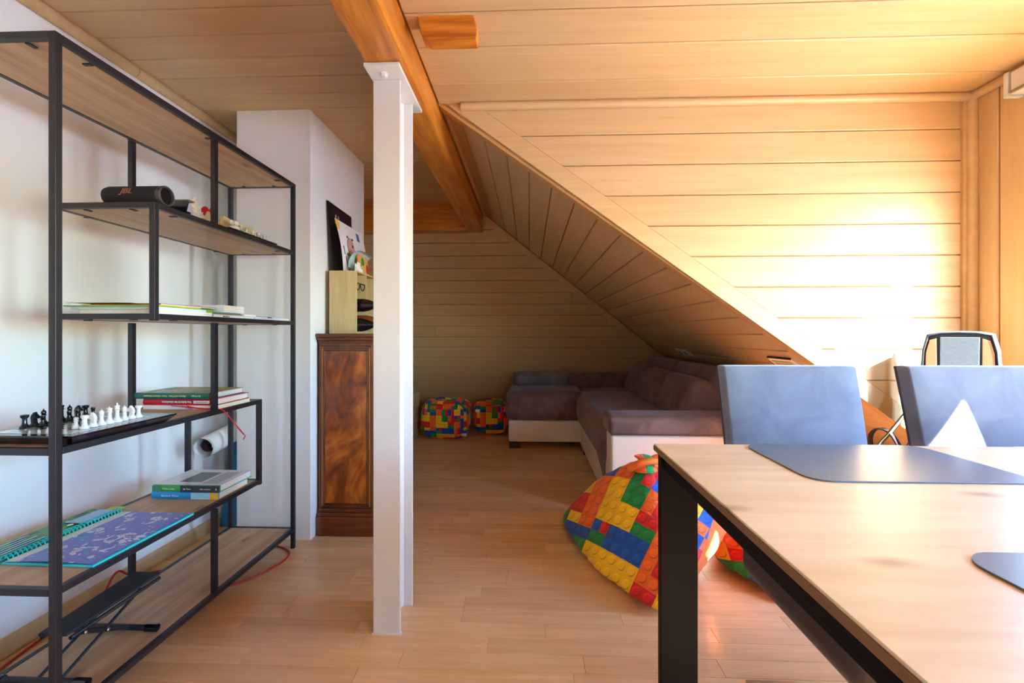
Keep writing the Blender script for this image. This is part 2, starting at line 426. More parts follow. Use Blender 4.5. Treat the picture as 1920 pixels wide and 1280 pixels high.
m = M(); m.box(XL - .12, XL, -2.7, 5.4, -.1, 2.3)
struct('wall_left', m, PLASTER, 'plain white plaster wall behind the open shelf', 'wall')
m = M(); m.prism([(XL, .0), (XL, .062), (XL + .012, .062), (XL + .016, .05), (XL + .016, 0)], -2.5, 5.1, 'Y')
struct('baseboard_left', m, PINE_TRIM, 'low wooden baseboard along the white left wall', 'baseboard')
m = M(); m.tube([(XL + .012, -2.5, ZL - .012), (XL + .012, 1.86, ZL - .012)], .024, 10); m.tube([(XL + .012, 1.863, ZL - .012), (XL + .012, 3.94, ZL - .012)], .024, 10)
struct('trim_1', m, PINE_TRIM, 'rounded wooden moulding where the white wall meets the ceiling', 'trim', smooth=True)

# chimney breast
m = M(); m.box(-1.475, -1.095, 2.238, 2.975, 0, ZL + .02)
struct('wall_chimney', m, PLASTER, 'white square chimney breast behind the open shelf', 'wall', bevel=.004)
# wall return closing the niche behind the chimney breast
m = M(); m.box(XL, -1.475, 2.62, 2.9, 0, ZL + .02)
struct('wall_niche', m, PLASTER, 'narrow white return wall in the niche beside the chimney breast', 'wall')

# left ceiling
m = M(); m.box(XL - .1, -.47, -2.7, 4.2, ZL + .012, ZL + .1)
cl = struct('ceiling', m, PINE_BACK, 'low flat wood-clad ceiling left of the beam', 'ceiling')
# seen from below: ux x uy must point down
planks(cl, [(.536, .75), (1.68, .75), (1.68, 3.93), (.536, 3.93)], (0, 0, ZL), (-1, 0, 0), (0, 1, 0), .1385, 1.671, PINE)
m = M(); m.box(XL, -.536, -2.6, .749, ZL, ZL + .012); part('rear_cladding', m, PINE, cl)['kind'] = 'stuff'
# right ceiling
m = M(); m.box(-.47, XR + .1, -2.7, YC + .1, ZR + .012, ZR + .1)
cr = struct('ceiling.001', m, PINE_BACK, 'bright flat wood-clad ceiling right of the beam', 'ceiling')
eg = [.66, .85, 1.05, 1.24, 1.43, 1.605, 1.83, 1.998]
planks(cr, [(-XR, .66), (.400, .66), (.400, 2.0), (-XR, 2.0)], (0, 0, ZR), (-1, 0, 0), (0, 1, 0), .2, 0, PINE, edges=list(zip(eg, eg[1:])), gap=.006, ch=.004)
m = M(); m.box(-.40, XR, -2.6, .659, ZR, ZR + .012); part('rear_cladding', m, PINE, cr)['kind'] = 'stuff'

# right wall with window openings
m = M()
ys = [-2.7, -2.1, -.42, .06, .54, 1.02, 1.725, 2.1]
for a, b, c, d in zip([-2.7] + [w[1] for w in sorted(WIN_R)], [w[0] for w in sorted(WIN_R)] + [2.1], [0] * 9, [0] * 9):
    m.box(XR + .012, XR + .03, a, b, -.1, ZR + .1)
for a, b, c, d in WIN_R: m.box(XR + .012, XR + .03, a, b, -.1, c); m.box(XR + .012, XR + .03, a, b, d, ZR + .1)
wr = struct('wall_right', m, PINE_BACK, 'wood-clad right wall of the dormer with vertical boards', 'wall')
# boards run up: ux = z, uy = y  -> normal must be -x
planks(wr, [(0.0, 1.735), (ZR, 1.735), (ZR, 2.0), (0.0, 2.0)], (XR, 0, 0), (0, 0, 1), (0, 1, 0), .14, 1.889 - .14, PINE, gap=.006, ch=.004)
m = M()
for a, b in ((-2.5, -1.4), (-.8, .06), (.70, 1.27)): m.box(XR, XR + .012, a, b, 0, ZR)
for a, b, c, d in WIN_R: m.box(XR, XR + .012, a, b, 0, c); m.box(XR, XR + .012, a, b, d, ZR)
part('rear_cladding', m, PINE, wr)['kind'] = 'stuff'
for i, (a, b, c, d) in enumerate(WIN_R):
    m = M(); t = .035
    for (q0, q1, r0, r1) in ((a - t, b + t, c - t, c), (a - t, b + t, d, d + t), (a - t, a, c, d), (b, b + t, c, d)): m.box(XR - .010, XR, q0, q1, r0, r1)
    struct('window_%d' % (i + 1), m, WHITE, ('white window frame in the right wall near the dormer corner', 'narrow white window frame in the right wall beside the table', 'square white frame of an added fill-light opening in the right wall behind the camera')[i], 'window')
# wall behind the camera
m = M(); m.box(XL - .1, XR + .1, -2.6, -2.5, -.1, 2.25)
struct('wall_back', m, PLASTER, 'white wall behind the camera', 'wall')
# unseen pale slab added outside to bounce sunlight up onto the ceilings
m = M(); m.box(2.2, 30, -25, 25, -.6, -.3)
struct('bounce_slab', m, C('bounce_slab_pale', 226, 224, 220, .8), 'pale unseen slab added outside the right wall to bounce sunlight in', 'bounce_slab')

# dormer cheek (light wall facing the camera)
ch_poly = [(SX, zs(SX) - .02), (XR, zs(XR)), (XR, ZR), (SX, ZR)]
m = M(); m.prism([(SX - .05, 2.2), (SX - .05, zs(SX)), (XR + .1, zs(XR + .1)), (XR + .1, 2.2)], YC + .012, YC + .06, 'Y')
m.prism([(XR, -.1), (2.7, -.1), (2.7, .3), (XR + .05, zs(XR + .05) + .05)], YC + .012, YC + .06, 'Y')
wc = struct('wall_dormer', m, PINE_BACK, 'sunlit triangular wood-clad wall above the sloping ceiling', 'wall')
off = .062 * math.hypot(1, SK)
pp = [(SX + .1, ZR), (SX + .1, zs(SX + .1)), (XR, zs(XR)), (XR, ZR)]
pp = clip(pp, -SK, -1, -(SZ + SK * SX) - off)
planks(wc, pp, (0, YC, 0), (1, 0, 0), (0, 0, 1), .1335, 1.902, PINE, gap=.003, ch=.0035)
sl_ang = math.atan(SK); ux = Vector((math.cos(sl_ang), 0, -math.sin(sl_ang)))
# flat cover strip along the foot of the cheek
m = M(); a0, a1 = SX + .012, XR + .02
m.prism([(a0, zs(a0) - .012), (a1, zs(a1) - .012), (a1, zs(a1) + off), (a0 + .03, zs(a0 + .03) + off)], YC - .006, YC + .012, 'Y')
struct('trim_2', m, PINE_TRIM, 'flat pale cover strip along the sloping foot of the sunlit wall', 'trim', bevel=.002)
m = M(); m.tube([(-.30, YC - .012, ZR - .014), (XR - .01, YC - .012, ZR - .014)], .019, 10)
struct('trim_3', m, PINE_TRIM, 'rounded wooden moulding between bright ceiling and sunlit wall', 'trim', smooth=True)
m = M(); m.tube([(XR - .012, YC - .014, .4), (XR - .012, YC - .014, ZR)], .02, 10); m.box(XR - .045, XR - .03, YC - .012, YC, .4, ZR - .02)
struct('trim_4', m, PINE_TRIM, 'upright wooden corner moulding at the right end of the sunlit wall', 'trim', smooth=True)
m = M(); m.tube([(XR - .012, -2.5, ZR - .014), (XR - .012, YC - .01, ZR - .014)], .019, 10)
struct('trim_5', m, PINE_TRIM, 'rounded wooden moulding between bright ceiling and right wall', 'trim', smooth=True)

# sloping ceiling on the right (boards run in depth)
Lx = lambda x: (x - SX) / math.cos(sl_ang)   # distance down the slope
x1 = 2.6; D = Vector((math.cos(sl_ang), 0, -math.sin(sl_ang))); nrm = Vector((-math.sin(sl_ang), 0, -math.cos(sl_ang)))
bs = [Vector((SX - .05, YC, zs(SX - .05))), Vector((x1, YC, zs(x1))), Vector((x1, yh(x1) + .1, zs(x1))), Vector((SX - .05, yh(SX - .05) + .1, zs(SX - .05)))]
m = M(); m.add([p - nrm * .0122 for p in bs] + [p - nrm * .06 for p in bs], [(0, 1, 2, 3), (7, 6, 5, 4), (0, 4, 5, 1), (1, 5, 6, 2), (2, 6, 7, 3), (3, 7, 4, 0)])
wsr = struct('ceiling_slope_right', m, PINE_BACK, 'sloping wood-clad ceiling falling to the right over the sofa', 'ceiling')
# u = depth (y), v = down the slope ; normal = ux x uy = y x D
polyS = [(YC, Lx(SX + .0)), (YC, Lx(x1)), (yh(x1), Lx(x1)), (FY, Lx(SX))]
random.seed(11)
jt = {8: [2.55], 10: [2.35], 13: [2.75]}
planks(wsr, polyS, (SX, 0, SZ), (0, 1, 0), D, .1305, Lx(-.32), PINE, gap=.005, ch=.003, joints=lambda i: jt.get(i, []))
# slim moulding along the top of the slope beside the beam
m = M(); m.tube([(SX + .012, YC + .01, zs(SX) - .018), (SX + .012, FY - .01, zs(SX) - .018)], .014, 8)
struct('trim_6', m, PINE_TRIM, 'slim round moulding beside the beam at the top of the slope', 'trim', smooth=True)

# far slope (boards run across)
U = Vector((0, 1 / FT, -1)).normalized()    # down the far slope
vF = lambda z: (SZ - z) * math.hypot(1, 1 / FT)
xh = lambda z: SX + (SZ - z) / SK
ztop = 2.0
pf = [(XL, vF(ztop)), (xh(ztop), vF(ztop)), (xh(-.02), vF(-.02)), (XL, vF(-.02))]
nF = Vector((1, 0, 0)).cross(U)
P3 = lambda p: Vector((p[0], FY, SZ)) + U * p[1]
bk = [P3(p) for p in [(XL - .1, vF(2.3)), (SX + .02, vF(2.3)), (SX + .02, 0), (xh(-.1) + .05, vF(-.1)), (XL - .1, vF(-.1))]]
if nF.y > 0: nF = -nF
m = M(); n_ = len(bk); m.add([p - nF * .0125 for p in bk] + [p - nF * .06 for p in bk], [list(range(n_)), list(range(2 * n_ - 1, n_ - 1, -1))] + [(i, n_ + i, n_ + (i + 1) % n_, (i + 1) % n_) for i in range(n_)])
wsf = struct('wall_slope_back', m, PINE_BACK, 'dim sloping wood-clad end wall behind the sofa and poufs', 'wall')
random.seed(5)
jf = {i: [random.uniform(-1.0, .9)] for i in range(40) if i % 3 != 1}
# ux = -x so that the normal (ux x U) points to the camera
planks(wsf, [(-p[0], p[1]) for p in pf], (0, FY, SZ), (-1, 0, 0), U, .1225, .02, PINE, gap=.004, ch=.003, joints=lambda i: [-q for q in jf.get(i, [])])
# flat strip on the hip line
h0, h1 = Vector((SX, FY, SZ)), Vector((xh(0), yh(xh(0)), 0)); hd = (h1 - h0).normalized()
side = nF.cross(hd).normalized()
if side.x > 0: side = -side
m = M(); w_ = .055; q = [h0 + nF * .004, h1 + nF * .004, h1 + nF * .004 + side * w_, h0 + nF * .004 + side * w_]
m.add(q + [p + nF * .012 for p in q], [(0, 3, 2, 1), (4, 5, 6, 7), (0, 1, 5, 4), (1, 2, 6, 5), (2, 3, 7, 6), (3, 0, 4, 7)])
struct('trim_7', m, PINE_TRIM, 'flat wooden strip along the hip between both sloping ceilings', 'trim', bevel=.002)

# ---------------------------------------------------------------- beam, cross beam, stub, post
m = M(); m.box(-.540, -.405, -2.5, 3.972, 1.921, 2.25)
solo('ceiling_beam', m, BEAM, 'long orange varnished timber beam running into the room on the white post', 'beam', bevel=.012, seg=2)
m = M(); m.prism([(3.90, 1.921), (3.995, 1.921), (3.885, 2.13), (3.885, ZL), (3.86, ZL), (3.86, 1.921)], XL, -.541, 'X')
solo('cross_beam', m, BEAMX, 'orange varnished cross timber under the far end of the low ceiling', 'beam', bevel=.005)
m = M(); m.prism([(-.362, 2.06), (-.345, 1.985), (-.32, 1.975), (-.17, 1.975), (-.165, 2.0), (-.178, 2.045), (-.2, 2.06)], 1.44, 1.502, 'Y')
solo('timber_stub', m, BEAMX, 'short orange timber stub poking through the bright ceiling beside the beam', 'beam', bevel=.004)
t = thing('support_post', 'white painted steel I-beam post under the long timber beam', 'post', (-.49, 1.634, 0))
O = (-.49, 1.634, 0)
part('flange', M(O).box(-.537, -.444, 1.546, 1.556, 0, 1.905), WHITE, t, bevel=.0015)
part('flange', M(O).box(-.537, -.444, 1.711, 1.721, 0, 1.905), WHITE, t, bevel=.0015)
m = M(O); m.box(-.4945, -.4865, 1.556, 1.711, 0, 1.905)
for sx in (-1, 1):
    for y0, y1 in ((1.556, 1.566), (1.711, 1.701)):
        x0 = -.4905 + sx * .004; m.prism([(x0, y0), (x0 + sx * .01, y0), (x0, y1)], 0, 1.905, 'Z')
part('web', m, WHITE, t)
pl = part('head_plate', M(O).box(-.542, -.424, 1.466, 1.786, 1.906, 1.918), WHITE, t, bevel=.002)
for px, py in ((-.488, 1.512), (-.488, 1.752)):
    m = M(O); m.lathe([(.0135, 1.903), (.0135, 1.906)], (px, py, 0), 12); m.lathe([(.009, 1.892), (.011, 1.894), (.011, 1.903)], (px, py, 0), 6)
    part('bolt', m, WHITE, pl)
part('paint_bead', M(O).box(-.541, -.440, 1.543, 1.546, 0, .006).box(-.443, -.440, 1.546, 1.556, 0, .006), WHITE, t)

# ---------------------------------------------------------------- small fittings on the slope and wall
def slope_frame(x, y): 
    P = Vector((x, y, zs(x))); return Matrix(((0, D.x, nrm.x, P.x), (1, D.y, nrm.y, P.y), (0, D.z, nrm.z, P.z), (0, 0, 0, 1)))
t = thing('wall_socket', 'small white twin socket on the sloping ceiling above the sofa', 'socket'); t.matrix_world = slope_frame(1.247, 3.72)
part('plate', M().box(-.12, .12, -.04, .04, 0, .008), WHITE, t, bevel=.003)
for k in (-1, 1):
    q = part('insert', M().box(k * .055 - .045, k * .055 + .045, -.032, .032, .008, .013), WHITE, t, bevel=.002)
    m = M(); m.lathe([(.02, .0135), (.02, .0145)], (k * .055, 0, 0), 14); part('socket_well', m, C('socket_dark', 60, 58, 58) if k < 0 else bpy.data.materials['socket_dark'], q)
t = thing('vent_grille', 'pale flush vent plate on the slope behind the left chair', 'vent'); t.matrix_world = slope_frame(1.25, 2.27)
m = M(); m.prism([(-.12, -.05), (.08, -.05), (.11, -.02), (.11, .06), (-.12, .06)], 0, .008, 'Z'); part('plate', m, C('vent_cream', 250, 246, 240), t, bevel=.002)
part('frame', M().box(-.12, .085, -.054, -.05, 0, .010).box(.11, .114, -.02, .06, 0, .010), BLACK, t)
for k in range(4): part('slat', M().box(-.10, .07, -.03 + k * .02, -.022 + k * .02, .008, .012), C('vent_slat', 206, 176, 132) if k == 0 else bpy.data.materials['vent_slat'], t)
t = thing('blind_cassette', 'white plastic roller blind end bracket at the top of the right wall', 'blind', (1.84, 1.66, 1.99))
O = (1.84, 1.66, 1.99)
part('cassette', M(O).box(1.815, 1.868, 1.0, 1.79, 1.935, 2.02), WHITE, t, bevel=.004)
part('end_cap', M(O).box(1.81, 1.869, 1.795, 1.812, 1.93, 2.025), WHITE, t, bevel=.003)
part('groove', M(O).box(1.806, 1.8145, 1.02, 1.788, 1.94, 1.947), C('blind_groove', 150, 130, 90), t)

# ---------------------------------------------------------------- open metal shelf
FX, BX, NY, EY = -1.132, -1.458, 1.053, 2.155      # front / back plane, near / far end (tube outer faces)
T_ = .0175
SO = ((FX + BX) / 2, (NY + EY) / 2, 0)
shelf = thing('open_shelf', 'tall open shelf of black square steel tube with staggered oak boards', 'shelf', SO)
def post(x, y, z0, z1): part('post', M(SO).box(x - T_, x, y - T_ / 2, y + T_ / 2, z0, z1), BLACK, shelf, bevel=.002)
def rail_y(x, y0, y1, z): part('rail', M(SO).box(x - T_, x, y0 + T_ / 2, y1 - T_ / 2, z - T_, z), BLACK, shelf, bevel=.002)
def rail_x(y, z): part('rail', M(SO).box(BX, FX - T_, y - T_ / 2, y + T_ / 2, z - T_, z), BLACK, shelf, bevel=.002)
def board(y0, y1, z):
    b = part('board', M(SO).box(BX + T_ + .0005, FX - T_ - .0005, y0 + T_ / 2 + .0005, y1 - T_ / 2 - .0005, z - .016, z - .0008), OAK, shelf, bevel=.001)
    m = M(SO)
    n = 3 if y1 - y0 > .9 else 2
    for k in range(n):
        yy = y0 + .10 + (y1 - y0 - .2) * k / (n - 1)
        for xx, s_ in ((FX - T_, -1), (BX + T_ - .02, 1)): m.box(xx, xx + s_ * .022, yy - .005, yy + .005, z - .0195, z - .0162)
    for yy, s_ in ((y0 + T_ / 2, 1), (y1 - T_ / 2, -1)):
        for xx in (BX + .09, FX - .09): m.box(xx - .005, xx + .005, yy, yy + s_ * .02, z - .0195, z - .0162)
    part('board_clip', m, BLACK, b)['kind'] = 'stuff'
BXo = BX + T_
YN, YE, YA, YB, YM = NY, EY, 1.341, 1.878, 1.606
for x in (FX, BXo): post(x, YN, 0, 1.757); post(x, YE, 0, 1.757)
levels = {'top': (YN, YE, 1.757), 'two': (YA, YE, 1.432), 'three': (YA, YE, 1.094), 'four': (YN, YB, .757), 'five': (YN, YB, .420), 'low': (YN, YE, .098)}
for y0, y1, z in levels.values():
    for x in (FX, BXo): rail_y(x, y0, y1, z)
    for y in (y0, y1): 
        part('rail', M(SO).box(BX + T_, FX - T_, y - T_ / 2, y + T_ / 2, z - T_, z), BLACK, shelf, bevel=.002)
    board(y0, y1, z)
for x in (FX, BXo):
    post(x, YA, 1.072, 1.432); post(x, YB, .398, .757)
    post(x, YM, 1.432, 1.735); post(x, YM, .757, 1.072); post(x, YM, .098, .398)

# ---------------------------------------------------------------- things on the shelf
# level two (top at z 1.432)
Z = 1.432
c = (-1.235, 1.385, Z + .031)
t = thing('bluetooth_speaker', 'black cylindrical fabric speaker lying on the second shelf from the top', 'speaker', (c[0], c[1], Z))
m = M(); m.lathe([(.020, -.092), (.028, -.090), (.0312, -.078), (.0312, .078), (.030, .084)], (0, 0, .0315), 24, 'X')
part('grille', m, plain('speaker_cloth', S(28, 26, 32), .85, var=.2, scale=300, bump=.3, bscale=900), t, smooth=True)
m = M(); m.lathe([(.0305, .084), (.0316, .088), (.0316, .098), (.029, .101), (.0265, .100), (.0260, .092)], (0, 0, .0315), 24, 'X', cap=False); part('end_ring', m, C('rubber_ring', 62, 62, 68, .5), t, smooth=True)
m = M(); m.lathe([(.0262, .092), (.022, .086), (.012, .085), (.010, .089), (.004, .090)], (0, 0, .0315), 20, 'X'); part('end_cone', m, BOTTLE, t, smooth=True)
part('foot_strip', M().box(-.07, .07, -.012, .012, 0, .004), BLACK, t, bevel=.001)
lettering('JBL', t, (-.006, -.0306, .0400), (math.radians(74), 0, 0), .025, C('copper_print', 160, 92, 64, .5), 1.12, shear=.2, bold=.0005)
t = thing('glasses_case', 'black open wedge-shaped case leaning beside the speaker', 'case', (-1.19, 1.50, Z))
m = M(); m.prism([(-.046, .048), (.03, .052), (.037, .046), (.026, .002), (.012, .001), (-.04, .030)], -.004, 0.0, 'Y'); part('front_flap', m, BOTTLE, t, bevel=.001)
m = M(); m.prism([(-.046, .048), (.03, .052), (.036, .056), (-.03, .056)], -.002, .03, 'Y'); part('top_flap', m, C('case_lining', 120, 104, 92), t, bevel=.001)
part('stand_block', M().box(-.04, .02, .006, .03, 0, .02), BOTTLE, t, bevel=.002)
# heart ornament
t = thing('heart_ornament', 'small plywood ornament with red heart and leafy sprig on the second shelf', 'ornament', (-1.2, 1.63, Z), math.radians(28))
part('plinth', M().box(-.055, .06, -.014, .014, 0, .009), C('amber_wood', 190, 112, 44), t, bevel=.001)
hp = []
for k in range(28):
    a = 2 * PI * k / 28; hp.append((.018 + .0019 * 16 * math.sin(a) ** 3 * .82, .048 + .0019 * (13 * math.cos(a) - 5 * math.cos(2 * a) - 2 * math.cos(3 * a) - math.cos(4 * a))))
m = M(); m.prism(hp, .001, .004, 'Y'); part('heart', m, C('red_acrylic', 200, 14, 34, .3), t)
CREAM = C('cream_plywood', 236, 222, 184)
m = M(); m.prism([(-.006, .008), (.03, .008), (.026, .03), (.02, .052), (.012, .052), (.004, .03)], -.003, .001, 'Y'); part('figure_cutout', m, CREAM, t, bevel=.0005)
m = M(); m.tube([(-.004, 0, .008), (-.014, 0, .035), (-.026, 0, .066), (-.034, 0, .088)], .0022, 6); part('sprig_stem', m, CREAM, t)
for k in range(9):
    f = k / 8; px, pz = -.006 - .028 * f, .016 + .07 * f; s_ = -1 if k % 2 else 1
    m = M(); m.prism([(px, pz), (px + s_ * .010, pz + .004), (px + s_ * .014, pz + .014), (px + s_ * .004, pz + .010)], -.003, .0015, 'Y'); part('sprig_leaf', m, CREAM, t)
t = solo('tealight_dish', M().lathe([(.018, 0), (.024, .004), (.026, .012), (.022, .012), (.02, .006)], (0, 0, 0), 18), C('amber_glass', 206, 118, 40, .25), 'low amber dish behind the middle upright of the shelf', 'dish', (-1.19, 1.70, Z), smooth=True)
# wooden shot board with heart, tray and glasses
t = thing('wooden_sign_board', 'long pale wooden board with rounded ends and small heart cut-out', 'board', (-1.192, 1.83, Z), math.radians(90))
pr = [(-.105, .018), (-.105, .056), (-.098, .062), (-.08, .061), (-.03, .053), (-.012, .056), (.0, .058), (.012, .056), (.03, .054), (.08, .057), (.1, .056), (.107, .048), (.107, .022)]
m = M(); m.prism(pr, 0, .012, 'Y'); part('board', m, PALEWOOD, t, bevel=.0015)
m = M(); m.prism([(.0 + .005 * math.sin(a) ** 3,   .042 + .0003 * (13 * math.cos(a) - 5 * math.cos(2 * a) - 2 * math.cos(3 * a) - math.cos(4 * a))) for a in [2 * PI * k / 18 for k in range(18)]], -.0006, .0, 'Y'); part('heart_cutout', m, BLACK, t)
part('support', M().box(-.098, -.088, .001, .018, 0, .05), BOTTLE, t); part('support', M().box(.088, .098, .001, .018, 0, .016), BOTTLE, t)
t = solo('glass_tray', M().box(-.02, .02, -.16, .16, 0, .005), BOTTLE, 'flat black tray holding tiny glasses at the end of the second shelf', 'tray', (-1.152, 1.84, Z), bevel=.001)
GLASS = N('clear_glass'); GLASS.base(S(246, 250, 252)); GLASS.set(GLASS.p, 'Transmission Weight', .85); GLASS.rough(.06); GLASS.set(GLASS.p, 'IOR', 1.3); GLASS = GLASS.m
gm = M().lathe([(.0075, 0), (.0085, .002), (.0095, .024), (.0085, .024), (.0075, .004)], (0, 0, 0), 14).mesh('glass', GLASS, smooth=True)
for k, yy in enumerate((1.765, 1.80, 1.845, 1.885, 1.925)):
    tag(link('shot_glass', gm, None, (-1.147, yy, Z + .005)), 'tiny clear shot glass on the black tray, %s' % ('nearest the white flower', 'second from the white flower', 'middle one of the five', 'second from the tray end', 'nearest the tray end')[k], 'glass', 'shot glasses on the tray', 'thing')
t = thing('flower_ornament', 'white ceramic rosette with two round petals before the wooden board', 'ornament', (-1.15, 1.735, Z + .005))
for k, (a, b, c_) in enumerate(((0, -.018, .028), (0, .010, .030))):
    part('petal', M().rbox((a, b, c_), (.012, .022, .018), .009), WHITE, t, smooth='all')
m = M(); m.lathe([(.012, 0), (.02, .004), (.018, .012), (.008, .018)], (0, -.004, 0), 16); part('base', m, WHITE, t, smooth=True)

# level three papers (z 1.094): the pile from back-left to front-right
Z = 1.094
def flat(name, label, cat, x0, x1, y0, y1, z0, z1, mat, group='papers on the middle shelf', rot=0.0, cover=None, pagesm=PAGES):
    cx, cy = (x0 + x1) / 2, (y0 + y1) / 2
    t = thing(name, label, cat, (cx, cy, z0), rot, group)
    w, d, h = (x1 - x0) / 2, (y1 - y0) / 2, z1 - z0
    if cover is None: part('sheets', M().box(-w, w, -d, d, 0, h), mat, t, bevel=min(.0006, h / 4)); return t
    c_ = min(.0015, h / 5)
    part('sheets', M().box(-w + .002, w - .002, -d + .002, d - .002, c_, h - c_), pagesm, t)
    part('cover', M().box(-w, w, -d, d, 0, c_).box(-w, w, -d, d, h - c_, h).box(-w, w, -d, -d + c_, c_, h - c_), cover, t)
    return t
flat('paper_stack', 'thick stack of loose white paper at the near end of the middle shelf', 'paper', -1.40, -1.145, 1.365, 1.60, Z, Z + 0.0138, PAGES)
flat('paper_stack', 'upper stack of pale printed sheets under the lime green folder', 'paper', -1.425, -1.15, 1.36, 1.585, Z + 0.0138, Z + 0.0228, C('pale_sheets', 214, 228, 226, .7))
t = flat('cardboard_folder', 'lime green folder with a turned-down flap on the paper stack', 'folder', -1.44, -1.150, 1.352, 1.612, Z + 0.0228, Z + 0.0262, C('lime_card', 118, 176, 62))
part('flap', M().box(.143, .1455, .095, .128, -.015, .001), bpy.data.materials['lime_card'], t)
flat('envelope', 'orange yellow envelope lying on the lime green folder', 'envelope', -1.40, -1.153, 1.37, 1.555, Z + 0.0262, Z + 0.0297, C('orange_envelope', 240, 178, 72))
flat('hardcover_book', 'maroon hardcover book on top of the middle shelf pile', 'book', -1.40, -1.17, 1.40, 1.66, Z + 0.0297, Z + 0.0352, None, cover=C('maroon_cover', 112, 34, 38))
flat('leaflet', 'loose white leaflet curling at the near end of the middle shelf pile', 'paper', -1.44, -1.24, 1.36, 1.45, Z + 0.0352, Z + 0.0362, PAPER)
flat('magazine', 'thin teal magazine below the white paperback on the middle shelf', 'magazine', -1.38, -1.155, 1.618, 1.78, Z + 0.0152, Z + 0.0200, C('teal_cover', 78, 150, 136))
flat('magazine', 'thin dusky red magazine under the teal one on the middle shelf', 'magazine', -1.38, -1.155, 1.618, 1.79, Z + 0.0110, Z + 0.0152, C('dusky_red', 150, 86, 84))
t = flat('magazine', 'pale grey magazine with printed spine at the bottom of the pile', 'magazine', -1.40, -1.148, 1.612, 1.86, Z, Z + 0.0110, None, cover=C('pale_grey_cover', 196, 208, 216))
lettering('BIOLOGIE 21', t, (.1268, -.055, .004), (PI / 2, 0, PI / 2), .0065, SEAM, 1.0)
flat('paperback_book', 'thick white paperback lying tilted on the thin magazines of the middle shelf', 'book', -1.34, -1.152, 1.665, 1.80, Z + 0.0200, Z + 0.0469, None, cover=C('white_cover', 226, 230, 236), rot=math.radians(3))
flat('brochure', 'white glossy brochure fanning out under the white paperback', 'brochure', -1.36, -1.146, 1.79, 1.865, Z + 0.0110, Z + 0.0172, PAPER)
flat('notebook', 'blue notebook lying flat beside the white paperback', 'notebook', -1.37, -1.16, 1.872, 1.98, Z + 0.0055, Z + 0.0138, None, cover=C('blue_cover', 44, 84, 156))
flat('paper_stack', 'thin white papers below the blue notebook', 'paper', -1.38, -1.15, 1.868, 1.99, Z, Z + 0.0055, PAPER)
flat('notebook', 'brighter blue thin notebook at the far end of the middle shelf', 'notebook', -1.37, -1.155, 1.995, 2.12, Z + 0.0097, Z + 0.0145, None, cover=C('bright_blue_cover', 48, 104, 190))
flat('paper_stack', 'white printed papers under the brighter blue notebook', 'paper', -1.38, -1.148, 1.992, 2.13, Z, Z + 0.0097, PAPER)

# level four: chess set and books (z .757)
Z = .757
t = thing('chess_board', 'black glossy chess board with raised sloping rim on the fourth shelf', 'chess board', (-1.248, 1.232, Z))
rim = M(); w, d = .134, .165
ring = [(-w + .022, -d + .022, 0), (w - .022, -d + .022, 0), (w - .022, d - .022, 0), (-w + .022, d - .022, 0)]
top = [(-w, -d, .021), (w, -d, .021), (w, d, .021), (-w, d, .021)]
rim.add(ring + top + [(p[0], p[1], p[2] + .004) for p in top], [(0, 1, 5, 4), (1, 2, 6, 5), (2, 3, 7, 6), (3, 0, 4, 7), (3, 2, 1, 0), (4, 5, 9, 8), (5, 6, 10, 9), (6, 7, 11, 10), (7, 4, 8, 11), (8, 9, 10, 11)])
part('tray', rim, BOTTLE, t)
part('field', M().box(-.100, .100, -.140, .105, .025, .0256), C('chess_light_field', 206, 214, 218, .12, coat=.6), t)
sqm = C('chess_dark_square', 40, 42, 48, .12, coat=.6); sq = M().box(-.0113, .0113, -.0113, .0113, 0, .0006).mesh('square', sqm)
for i in range(8):
    for j in range(8):
        if (i + j) % 2 == 0: link('square', sq, t, (-.0822 + .0235 * i, -.0822 + .0235 * j, .0256))
CW = C('white_plastic', 240, 240, 240, .3); CB = C('black_plastic', 24, 28, 32, .16, spec=.7)
PROF = {
 'pawn': [(.0085, 0), (.009, .003), (.006, .006), (.004, .012), (.0035, .018), (.0058, .0195), (.004, .021), (.0055, .025), (.005, .029), (.001, .0305)],
 'rook': [(.010, 0), (.0105, .004), (.007, .008), (.0052, .014), (.005, .025), (.0085, .029), (.0088, .035), (.006, .035), (.006, .032), (.0005, .032)],
 'bishop': [(.010, 0), (.0105, .004), (.007, .008), (.0045, .014), (.004, .024), (.007, .026), (.0045, .0275), (.006, .033), (.0045, .038), (.001, .041), (.0018, .0425), (.0005, .044)],
 'queen': [(.011, 0), (.0115, .004), (.0075, .009), (.005, .016), (.0045, .030), (.008, .0325), (.005, .034), (.0075, .043), (.005, .043), (.002, .0445), (.0005, .047)],
 'king': [(.011, 0), (.0115, .004), (.0075, .009), (.005, .016), (.0048, .033), (.008, .0355), (.005, .037), (.0068, .046), (.003, .047), (.002, .047), (.0018, .054), (.0005, .054)]}
def knight_mesh(mat):
    m = M(); m.lathe([(.010, 0), (.0105, .004), (.0075, .008), (.006, .011)], (0, 0, 0), 16)
    m.prism([(-.006, .010), (.006, .010), (.005, .017), (.004, .021), (.0125, .0215), (.0145, .0255), (.006, .033), (.003, .039), (-.001, .0355), (-.005, .031), (-.0075, .024), (-.0065, .017)], -.0042, .0042, 'Y')
    return m.mesh('knight', mat, bevel=.0012)
PM = {}
for k, p in PROF.items():
    for nm, mt in (('white', CW), ('black', CB)): PM[nm, k] = M().lathe(p, (0, 0, 0), 14).mesh(k, mt, smooth=True)
PM['white', 'knight'] = knight_mesh(CW); PM['black', 'knight'] = knight_mesh(CB)
order = ['rook', 'knight', 'bishop', 'queen', 'king', 'bishop', 'knight', 'rook']
pos = lambda i, j: (-1.248 - .0822 + .0235 * i, 1.232 - .0822 + .0235 * j, Z + .0262)
